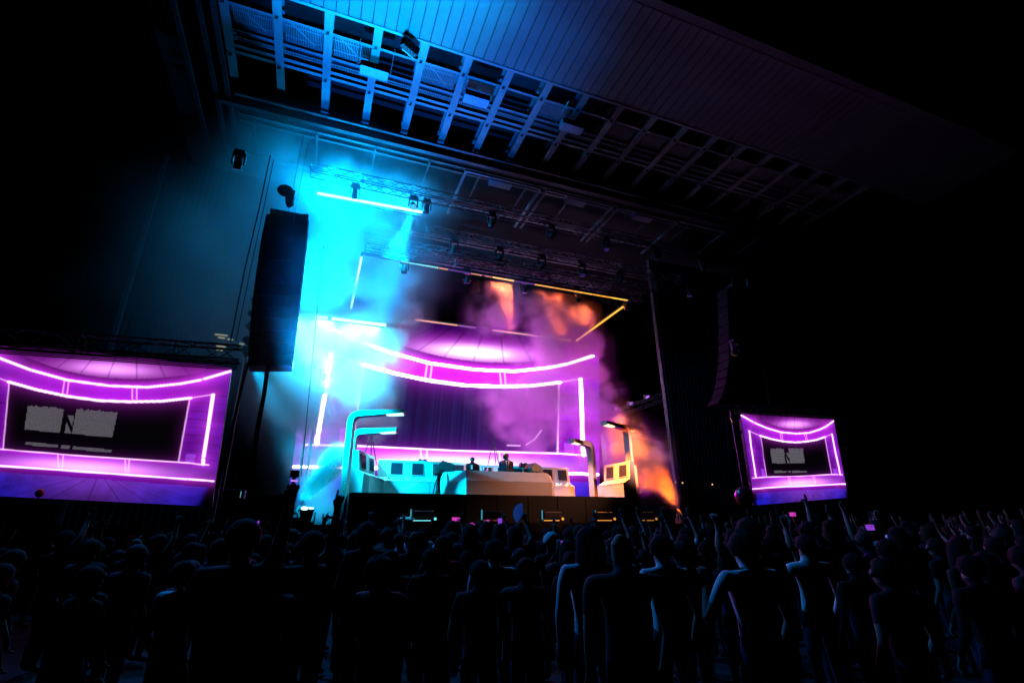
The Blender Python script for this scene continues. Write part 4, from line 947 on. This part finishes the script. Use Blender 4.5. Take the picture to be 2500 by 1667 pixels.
SMALL = [(796, 1248, 7.0, 'horns', 'L', 'small raised hand making horns against the bright cyan deck'), (836, 1250, 6.4, 'peace', 'L', 'small raised hand with spread fingers just right of the pointing arm'),
         (911, 1240, 8.0, 'fist', 'R', 'raised fist in front of the dark riser at its left end'), (977, 1255, 9.0, 'fist', 'R', 'dim raised fist left of the cyan front lamp'), (1128, 1250, 8.5, 'open', 'R', 'pale raised forearm below the booth left facet'),
         (1448, 1232, 10, 'open', 'L', 'raised hand below the shorter right street lamp'), (1515, 1240, 9.5, 'open', 'R', 'raised open hand just below the far right console'), (1553, 1226, 10, 'open', 'R', 'thin raised arm under the right lamp post'),
         (1614, 1222, 8.0, 'open', 'R', 'raised hand with spread fingers against the orange smoke'), (1676, 1232, 9.0, 'open', 'R', 'raised arm right of the orange plume foot'), (1743, 1242, 4.4, 'relaxed', 'L', 'bright blue raised forearm and curled hand left of the red balloon'),
         (1957, 1196, 7.2, 'peace', 'L', 'raised arm making a two finger sign in front of the right screen'), (2009, 1208, 8.0, 'open', 'R', 'raised hand with open fingers below the right screen'), (2050, 1222, 7.5, 'open', 'L', 'pale blue raised sleeve at the right end of the right screen'),
         (1352, 1268, 8.5, 'fist', 'L', 'raised fist beside the orange front lamp'), (240, 1222, 7.5, 'open', 'R', 'raised hand silhouetted below the left screen'), (265, 1212, 9, 'point', 'L', 'thin raised finger silhouetted below the left screen'), (452, 1232, 8, 'fist', 'R', 'raised fist near the right end of the left screen'), (1908, 1255, 6, 'open', 'L', 'dim raised hand beside the magenta phone under the right screen'), (2130, 1235, 8, 'fist', 'R', 'dim raised arm far right of the right screen')]
for i, (px, py, D, hk, sd, lb) in enumerate(SMALL):
    reach(px, py, D, 'person with '+lb, hk, sd, [0, 2, 1, 4, 3][i % 5], SKIN, ['short', 'long', 'cap', 'bun', 'curly'][i % 5], HAIRB if i % 3 else HAIR, hgt=1.66+.03*(i % 4))
# foreground figures
def figure(px, py, D, label, cloth, hair, arms=None, skin=SKIN, rz=None, broad=1.0, turn=0.0, hm_=HAIR, sub=2, long_sleeve=False, lean=0.0):
    top = atD(px, py, D); me, hp = body_mesh('person', arms or {}, [skin, CLOTHS[cloth], JEANS, DARK], turn, sub=sub, broad=broad, long_sleeve=long_sleeve, lean=lean)
    hr = None
    if hair: hr = hair_mesh(hp, hair); hr.materials.append(hm_)
    TAKEN.append((top.x, top.y)); o = put_person(me, hr, top.x, top.y, top.z, face_stage(top.x, top.y) if rz is None else rz, label)
    for q in (-1, 1): MBld().ball(hp(q*.098, -.005, .085), (.014, .022, .034), 8, 6).build('ear', skin, o, smooth=True)
    return o
figure(1514, 1294, 3.3, 'bald broad man seen from behind in the right foreground, edged in blue', 2, None, broad=1.25)
figure(1207, 1317, 5.0, 'man in a pale t-shirt seen from behind near the middle of the crowd', 3, 'short', broad=1.15)
figure(1437, 1286, 3.9, 'long-haired person in a draped white shirt left of the bald man', 3, 'long', broad=1.1, long_sleeve=True)
figure(1612, 1306, 4.2, 'person in a bright blue-lit shirt just right of the bald man', 3, 'short', broad=1.0)
figure(1812, 1300, 3.8, 'dark figure at right with a bent bare arm and pale cloth over the shoulder', 3, 'curly', {'L': ((-.36, .08, 1.12), (-.28, .2, 1.36), (.05, .2, 1), 'relaxed')}, broad=1.1)
figure(1012, 1293, 6.0, 'smooth round-headed person left of centre in the crowd', 0, None, broad=1.0)
figure(1055, 1338, 4.9, 'dark-haired person just left of the man in the pale t-shirt', 0, 'short')
figure(455, 1370, 4.2, 'dark figure at left with a blue-lit shoulder strap', 3, 'short', {'R': ((.36, .05, 1.2), (.2, .3, 1.25), (-.5, .5, .2), 'relaxed')})
figure(335, 1310, 6.0, 'dim round head under the left screen', 1, None)
figure(900, 1278, 5.6, 'tall dark curly-headed person below the riser left end', 0, 'curly')
figure(1345, 1300, 6.5, 'person in a pale cap below the orange lamps', 2, 'cap', hm_=CLOTHS[3])
# --- the performers
def perf(px, py, Yy, label, cloth, hair, arms, turn, tilt, rz, hm_):
    top = onY(px, py, Yy); h = top.z-ZR
    me, hp = body_mesh('person', arms, [SKIN, CLOTHS[cloth], JEANS, DARK], turn, tilt, sub=2, long_sleeve=True, broad=1.4)
    hr = hair_mesh(hp, hair); hr.materials.append(hm_)
    o = put_person(me, hr, top.x, Yy, h, rz, label); o.location.z = ZR
    vs = []; fs = []; rings = ((.78, .23, .15, 0), (.95, .225, .145, 0), (1.12, .225, .14, 0), (1.3, .255, .145, 0), (1.42, .265, .13, 0), (1.49, .2, .1, -.01), (1.53, .09, .08, -.012))
    for z_, rx, ry, yo in rings:
        for i in range(20):
            a_ = 2*math.pi*i/20; c1, s1 = math.cos(a_), math.sin(a_); e_ = .75
            vs.append((rx*math.copysign(abs(c1)**e_, c1), yo+ry*math.copysign(abs(s1)**e_, s1), z_))
    for j in range(len(rings)-1):
        for i in range(20): fs.append((j*20+i, j*20+(i+1) % 20, (j+1)*20+(i+1) % 20, (j+1)*20+i))
    MBld().add(vs, fs).build('jacket', CLOTHS[cloth], o, smooth=True)
    return o, hp, h/1.76
BLKS = {'L': ((-.27, .1, 1.12), (-.14, .3, 1.06), (.2, .8, -.1), 'relaxed'), 'R': ((.27, .1, 1.12), (.14, .3, 1.06), (-.2, .8, -.1), 'relaxed')}
o, hp, k_ = perf(1154, 1116, 19.75, 'bearded performer in a black jacket with tied hair looking down at the booth', 0, 'bun', BLKS, math.radians(50), -.3, math.pi, HAIR)
b_ = MBld().ball(hp(0, .085, .02), (.055, .045, .055)).build('beard', HAIR, o, smooth=True)
MBld().box((.04, .14, 1.22), (.12, .155, 1.4)).build('pocket_badge', mat('pale_badge', (.4, .7, .7)), o)
o, hp, k_ = perf(1236, 1108, 19.75, 'performer in a dark suit and tie with curly hair facing right', 1, 'curly', {}, math.radians(-40), .1, math.pi, HAIRB)
MBld().add([(-.025, .142, 1.46), (.025, .142, 1.46), (.04, .16, 1.2), (0, .16, 1.05), (-.04, .16, 1.2)], [(0, 1, 2, 3, 4)]).build('tie', CLOTHS[5], o)
MBld().add([(-.08, .132, 1.48), (.08, .132, 1.48), (.03, .152, 1.12), (-.03, .152, 1.12)], [(0, 1, 2, 3)]).build('shirt_front', CLOTHS[3], o)
# --- phones and other things held up
PS = {'m': glow('phone_magenta', (.75, .05, .55), .9), 'v': glow('phone_violet', (.35, .06, .85), .7), 'w': glow('phone_white', (.7, .8, 1), .9)}
def phone(px, py, D, wd, hh, scr, label, tilt=0.0):
    c = atD(px, py, D); t = thing('phone', label, 'phone', c, -YAW, None); M = Matrix.Rotation(tilt, 4, 'Y')
    MBld().box((-wd/2, 0, -hh/2), (wd/2, .01, hh/2), M).build('case', DARK, t)
    MBld().box((-wd/2+.006, -.003, -hh/2+.006), (wd/2-.006, -.001, hh/2-.006), M).build('screen', PS[scr], t)
    MBld().cyl((0, .005, -hh/2-.03), (0, .02, -hh/2-.3), .035, 8, .045).build('holding_hand', SKIN, t) if 0 else None
    pr = [q for q in PROTO if q[0] == 'phone'][0]; TAKEN.append((c.x-.05, c.y-.36))
    h = min(1.86, max(1.5, (c.z-hh/2-.02)/(1.70/1.76))); rz = face_stage(c.x, c.y)
    v = Matrix.Rotation(rz, 3, 'Z') @ Vector((0, .42, 0)); put_person(pr[1], pr[2], c.x-v.x*h/1.76, c.y-v.y*h/1.76, h, rz, 'person holding up the '+label.replace('glowing ', ''))
phone(1113, 1267, 9, .15, .075, 'm', 'glowing wide magenta phone beside the pale forearm', .05)
phone(1153, 1281, 8, .09, .075, 'm', 'glowing small magenta phone below the booth left corner')
phone(1191, 1274, 9, .075, .09, 'm', 'glowing squarish magenta phone under the middle of the booth')
phone(1221, 1275, 8.6, .085, .15, 'v', 'glowing upright violet phone left of the hand fan', -.08)
phone(1462, 1316, 7, .05, .03, 'v', 'glowing tiny violet phone left of the draped shirt') if 0 else None
phone(1375, 1322, 6, .07, .035, 'v', 'glowing low violet phone in front of the pale cap')
phone(1935, 1255, 8, .11, .07, 'm', 'glowing magenta phone under the right screen')
phone(2124, 1287, 6.5, .12, .08, 'v', 'glowing violet phone furthest right in the crowd')
phone(631, 1274, 11, .05, .07, 'v', 'glowing small violet phone below the flight case')
# hand fan
def fan_paper():
    if 'fan_paper' in MATS: return MATS['fan_paper']
    mt = bpy.data.materials.new('fan_paper'); mt.use_nodes = True; nt = mt.node_tree; nt.nodes.clear(); a_ = nt.nodes.new('ShaderNodeBsdfTranslucent'); b_ = nt.nodes.new('ShaderNodeOutputMaterial')
    a_.inputs[0].default_value = (.16, .4, .5, 1); nt.links.new(a_.outputs[0], b_.inputs[0]); MATS['fan_paper'] = mt; return mt
c = atD(1278, 1254, 7.6); t = thing('hand_fan', 'pale cyan folding hand fan held open above the crowd', 'fan', c, -YAW)
for i in range(7):
    a0 = math.radians(95+i*20); a1 = math.radians(95+i*20+18.5); r = .16
    MBld().prism([Vector((0, .004*(i % 2), 0)), Vector((r*math.cos(a0), .004*(i % 2), r*math.sin(a0))), Vector((r*math.cos(a1), .004*(i % 2)+.006, r*math.sin(a1)))], (0, .003, 0)).build('fan_blade', fan_paper(), t)
MBld().cyl((0, 0, -.01), (.05, 0, -.03), .012).build('handle', DARK, t)
reach(1281, 1255, 7.7, 'person raising an arm with the open hand fan', 'fist', 'R', 0, SKIN, 'long', fingers=.08, wrist_d=(0, .02, .1))
# balloons
def balloon(px, py, D, r, label, cl_):
    c = atD(px, py, D); t = thing('balloon', label, 'balloon', c)
    vs = MBld().ball((0, 0, 0), (r, r, r*1.12), 20, 14); vs.build('skin', mat('balloon_'+label[:5], cl_, .25, noise=0), t, smooth=True)
    MBld().cyl((0, 0, -r*1.2), (0, 0, -r*1.08), .02, 8, .006).build('knot', mat('balloon_'+label[:5], cl_), t)
    MBld().tube([(0, 0, -r*1.2), (.03, 0, -r*2), (.0, .02, -r*3)], .003, 4).build('string', RUB, t)
balloon(1817, 1212, 8.5, .15, 'large dark red balloon floating in front of the right wing', (.55, .02, .03))
balloon(97, 1203, 12, .09, 'little red balloon against the bottom of the left screen', (.8, .05, .03))
# --- the rest of the crowd
n_c = 0
yy = 1.6
while yy < 15.2:
    step = .56+.024*yy
    x = yy*math.tan(YAW-math.radians(47))-.5; xe = min(26, yy*math.tan(YAW+math.radians(46.5)))
    while x < xe:
        X = x+random.uniform(-.16, .16); Yp = yy+random.uniform(-.18, .18); x += step*random.uniform(.95, 1.3)*(1.0 if yy < 6 else 1.28)
        d_ = Vector((X, Yp, 0)); D = (MB @ (np.array([X, Yp, 1.6])-CAM))[2]
        if D < 3.7 or any((X-a_)**2+(Yp-b_)**2 < .2 for a_, b_ in TAKEN): continue
        TAKEN.append((X, Yp))
        px = proj((X, Yp, 1.6))[0]
        if D < 4.8: hz = random.uniform(1345, 1420)
        elif D < 7.5: hz = random.uniform(1303, 1345)
        else: hz = random.uniform(1283, 1308)
        h = min(1.88, max(1.42, 1.6+(1309-hz)/FPX*D))
        pool = [0, 1, 2, 3, 4, 13, 14, 15, 16] if D < 6 else ([0, 1, 2, 3, 4, 13, 14, 15, 16]+[5, 6, 7, 8, 10, 11, 12])
        pi_ = random.choice(pool); pr = PROTO[pi_]; sp_ = specs[pi_]
        ad_ = {'short': 'short-haired', 'long': 'long-haired', 'cap': 'capped', 'bun': 'bun-haired', 'curly': 'curly-haired'}[sp_[3]]; cl2 = ['black', 'navy', 'charcoal', 'white', 'olive', 'wine red'][sp_[1]]
        act = {'none': 'standing still', 'fistR': 'raising a right fist', 'openL': 'raising an open left hand', 'both': 'raising both arms', 'pointR': 'pointing upwards', 'claps': 'clapping overhead', 'hornsR': 'raising a horns sign', 'peaceL': 'raising a two finger sign', 'phone': 'holding up a phone'}[pr[0]]
        lab = '%s silhouetted concertgoer in %s %s %s' % (ad_, cl2, act, 'close to the camera' if D < 6 else ('midway to the stage' if D < 10 else 'near the stage front'))
        put_person(pr[1], pr[2], X, Yp, h, face_stage(X, Yp)+random.uniform(-.25, .25), lab, 'concertgoers in the crowd'); n_c += 1
    yy += .56+.042*yy
print('crowd', n_c)
# ================================================================== SMOKE
def vnoise(shape, cell, seed):
    r = np.random.default_rng(seed); g = [max(2, int(math.ceil(s/cell))+2) for s in shape]; a = r.random(g).astype(np.float32)
    for ax in range(3):
        c = np.arange(shape[ax])/cell; i0 = np.floor(c).astype(int); t_ = (c-i0).astype(np.float32); t_ = t_*t_*(3-2*t_)
        sh = [1, 1, 1]; sh[ax] = -1; t_ = t_.reshape(sh); a = np.take(a, i0, ax)*(1-t_)+np.take(a, i0+1, ax)*t_
    return a
def fbm(shape, cell, seed, oct_=5, gain=.55):
    out = 0; amp = 1; tot = 0
    for k in range(oct_):
        out = out+amp*vnoise(shape, max(1.2, cell/2**k), seed+k); tot += amp; amp *= gain
    return out/tot
def smoke(name, label, lo, hi, vox, puffs, dens, seed, amp=.9, cell=1.6, aniso=.0, fill=0.0, gain=2.2):
    lo = np.array(lo, float); hi = np.array(hi, float); n = np.maximum(2, np.round((hi-lo)/vox).astype(int)+1); stp = (hi-lo)/(n-1)
    ax = [lo[i]+stp[i]*np.arange(n[i]) for i in range(3)]
    f = np.full(n, -9.0, np.float32); w_ = np.zeros(n, np.float32)
    for (p, r, k) in puffs:
        r = np.array(r if hasattr(r, '__len__') else (r, r, r), float); ext = r*2.3
        sl = []
        for i in range(3):
            a0 = max(0, int((p[i]-ext[i]-lo[i])/stp[i])); a1 = min(n[i], int((p[i]+ext[i]-lo[i])/stp[i])+2); sl.append(slice(a0, max(a0, a1)))
        if any(s.stop <= s.start for s in sl): continue
        g = [((ax[i][sl[i]]-p[i])/r[i])**2 for i in range(3)]
        q = (1-np.sqrt(g[0][:, None, None]+g[1][None, :, None]+g[2][None, None, :])).astype(np.float32)
        sub = f[tuple(sl)]; m_ = np.maximum(sub, q); w2 = w_[tuple(sl)]
        w_[tuple(sl)] = np.maximum(w2, np.clip((q+.6)*1.2, 0, 1)*k); f[tuple(sl)] = m_
    nz = fbm(n, cell/vox, seed)
    fld = np.clip((f+(nz-.5)*2*amp)*gain, 0, 1)*w_
    fld = fld+fill*np.clip((nz-.25)*2, 0, 1.5)*np.clip((f+.75)/.75, 0, 1)
    # soften the faces of the box
    for i in range(3):
        e = np.clip(np.minimum(np.arange(n[i]), n[i]-1-np.arange(n[i]))/4, 0, 1).astype(np.float32); sh = [1, 1, 1]; sh[i] = -1; fld = fld*e.reshape(sh)
    data = (fld*dens).astype(np.float32).transpose(2, 1, 0).ravel()       # x runs fastest
    me = bpy.data.meshes.new(name); me.vertices.add(len(data)); me.attributes.new('smoke_amount', 'FLOAT', 'POINT').data.foreach_set('value', data)
    ng = bpy.data.node_groups.new(name, 'GeometryNodeTree'); ng.interface.new_socket('Geometry', in_out='INPUT', socket_type='NodeSocketGeometry'); ng.interface.new_socket('Geometry', in_out='OUTPUT', socket_type='NodeSocketGeometry')
    N = ng.nodes; Lk = ng.links.new; gi = N.new('NodeGroupInput'); go = N.new('NodeGroupOutput')
    pos = N.new('GeometryNodeInputPosition'); sb = N.new('ShaderNodeVectorMath'); sb.operation = 'SUBTRACT'; sb.inputs[1].default_value = lo
    dv = N.new('ShaderNodeVectorMath'); dv.operation = 'DIVIDE'; dv.inputs[1].default_value = stp; Lk(pos.outputs[0], sb.inputs[0]); Lk(sb.outputs[0], dv.inputs[0])
    ad = N.new('ShaderNodeVectorMath'); ad.operation = 'ADD'; ad.inputs[1].default_value = (.5, .5, .5); Lk(dv.outputs[0], ad.inputs[0])
    fl = N.new('ShaderNodeVectorMath'); fl.operation = 'FLOOR'; Lk(ad.outputs[0], fl.inputs[0])
    mn = N.new('ShaderNodeVectorMath'); mn.operation = 'MINIMUM'; mn.inputs[1].default_value = tuple(float(q-1) for q in n); Lk(fl.outputs[0], mn.inputs[0])
    mx = N.new('ShaderNodeVectorMath'); mx.operation = 'MAXIMUM'; mx.inputs[1].default_value = (0, 0, 0); Lk(mn.outputs[0], mx.inputs[0])
    dt = N.new('ShaderNodeVectorMath'); dt.operation = 'DOT_PRODUCT'; dt.inputs[1].default_value = (1, float(n[0]), float(n[0]*n[1])); Lk(mx.outputs[0], dt.inputs[0])
    fi = N.new('FunctionNodeFloatToInt'); Lk(dt.outputs['Value'], fi.inputs[0])
    na = N.new('GeometryNodeInputNamedAttribute'); na.data_type = 'FLOAT'; na.inputs['Name'].default_value = 'smoke_amount'
    si = N.new('GeometryNodeSampleIndex'); si.data_type = 'FLOAT'; si.domain = 'POINT'; Lk(gi.outputs[0], si.inputs['Geometry']); Lk(na.outputs[0], si.inputs['Value']); Lk(fi.outputs[0], si.inputs['Index'])
    vc = N.new('GeometryNodeVolumeCube'); Lk(si.outputs[0], vc.inputs['Density'])
    vc.inputs['Min'].default_value = lo; vc.inputs['Max'].default_value = hi
    for i, k in enumerate('XYZ'): vc.inputs['Resolution '+k].default_value = int(n[i])
    mt = bpy.data.materials.new(name); mt.use_nodes = True; nt = mt.node_tree; nt.nodes.clear()
    pv = nt.nodes.new('ShaderNodeVolumePrincipled'); pv.inputs['Color'].default_value = (.95, .95, .95, 1); pv.inputs['Density'].default_value = 1; pv.inputs['Anisotropy'].default_value = aniso
    ou = nt.nodes.new('ShaderNodeOutputMaterial'); nt.links.new(pv.outputs[0], ou.inputs['Volume'])
    sm_ = N.new('GeometryNodeSetMaterial'); sm_.inputs['Material'].default_value = mt; Lk(vc.outputs[0], sm_.inputs[0]); Lk(sm_.outputs[0], go.inputs[0])
    o = link(name, me, mt); md = o.modifiers.new('smoke', 'NODES'); md.node_group = ng
    kind(o, 'stuff', label); return o
def pf(px, py, Yy, rpx, k=1.0, ry=None):
    c = onY(px, py, Yy); D = (MB @ (np.array(c)-CAM))[2]; r = rpx*D/FPX; return (tuple(c), (r, ry or r, r), k)
LEFT = [pf(875, 800, 23.5, 105, 1.3), pf(940, 770, 23.5, 75, 1.2), pf(960, 835, 23.3, 55, 1.2), pf(820, 850, 23.6, 70, 1), pf(870, 690, 22.8, 95, .7), pf(940, 690, 22.6, 80, .7), pf(800, 720, 23, 90, .5), pf(760, 800, 22.5, 70, .4),
        pf(860, 930, 23.8, 80, .8), pf(850, 1010, 23.8, 70, .7), pf(920, 985, 22.6, 42, .9), pf(945, 1035, 22.4, 36, .9), pf(915, 1065, 22.6, 30, .7), pf(770, 930, 23, 75, .8), pf(770, 1020, 22.6, 75, .8), pf(790, 1100, 22.0, 60, .8),
        pf(840, 460, 19.8, 130, 1.0), pf(800, 370, 19.6, 120, .6), pf(930, 420, 19.8, 110, .55), pf(820, 570, 20.3, 110, .6), pf(900, 540, 20.2, 95, .7), pf(960, 500, 19.8, 70, .7), pf(710, 480, 19.6, 110, .16), pf(700, 600, 20, 100, .15), pf(680, 760, 20.5, 90, .12), pf(690, 960, 21.5, 70, .08), pf(800, 640, 21.5, 95, .7), pf(870, 600, 21.8, 90, .7), pf(930, 620, 22.2, 60, .5),
        pf(660, 640, 15.9, 70, .05), pf(640, 800, 15.9, 80, .05), pf(900, 620, 22.5, 80, .6), pf(960, 700, 22.8, 60, .6), pf(985, 770, 23, 50, .7), pf(760, 700, 21.8, 90, .5), pf(740, 860, 22.3, 80, .5), pf(780, 640, 21, 100, .5), pf(720, 990, 22, 80, .45),
        pf(560, 640, 19.2, 90, .05), pf(480, 600, 19.4, 90, .03),
        pf(690, 340, 18.4, 90, .1), pf(780, 290, 18.2, 90, .12), pf(870, 330, 18.6, 90, .14), pf(620, 430, 18.6, 90, .1), pf(990, 380, 19, 80, .1), pf(1050, 470, 19.4, 70, .1),
        pf(765, 1190, 20.2, 70, .7), pf(790, 1245, 20.2, 60, .9), pf(745, 1130, 20.6, 65, .45), pf(735, 1250, 20.2, 45, .6), pf(830, 1150, 20.8, 50, .35)]
for i in range(14):
    f_ = i/13; LEFT.append(pf(724+f_*96, 1243-f_*125, 17.9+f_*1.6, 5+26*f_**1.3, 22*(1-.9*f_)))
RIGHT = [pf(1190, 960, 24.6, 40, .1), pf(1270, 1000, 24, 75, .25), pf(1330, 960, 23.8, 80, .4), pf(1330, 1050, 23.4, 60, .35), pf(1400, 900, 23, 60, .5), pf(1420, 985, 23, 55, .5),
         pf(1350, 745, 21.2, 42, .7), pf(1310, 735, 21, 40, .55), pf(1390, 790, 21.3, 48, .6), pf(1340, 810, 21.8, 60, .45), pf(1420, 770, 21, 30, .5), pf(1240, 710, 20.6, 50, .45), pf(1215, 770, 21, 60, .35), pf(1440, 850, 21.8, 40, .5), pf(1460, 910, 21.8, 34, .5), pf(1490, 960, 21.5, 30, .4),
         pf(1330, 880, 23.5, 70, .35), pf(1450, 1050, 22, 55, .7), pf(1490, 1055, 21, 45, .9), pf(1440, 1090, 22, 45, .7), pf(1500, 1100, 20.8, 42, 1), pf(1480, 1010, 21.5, 40, .7)]
for i in range(12):
    f_ = i/11; RIGHT.append(pf(1648-f_*105, 1226-f_*118, 18.7+f_*1.7, 12+54*f_**.8, .5+1.3*f_))
smoke('cyan_smoke', 'billowing cyan smoke over the left of the stage', (-7.0, 15.0, 2.0), (6.5, 26.0, 17.0), .145, LEFT, 1.0, 11, fill=.10, cell=1.6, amp=1.0)
smoke('orange_smoke', 'drifting pink and orange smoke over the right of the stage', (3.2, 18.0, 2.2), (18.5, 26.0, 13.2), .13, RIGHT, 1.6, 31, fill=.03, cell=1.2, amp=1.35)
smoke('blue_haze', 'thin blue haze hanging round the left speaker array and tube light', (-9, 13, 3), (8, 25, 17), .4, [((-.5, 19.0, 13.2), (6, 4, 4.5), 1), ((-1.5, 18.5, 9), (5, 4, 5), .8), ((-4.5, 18.5, 10), (4, 4, 6), .35)], .1, 51, amp=.5, cell=3.5, gain=1.2)
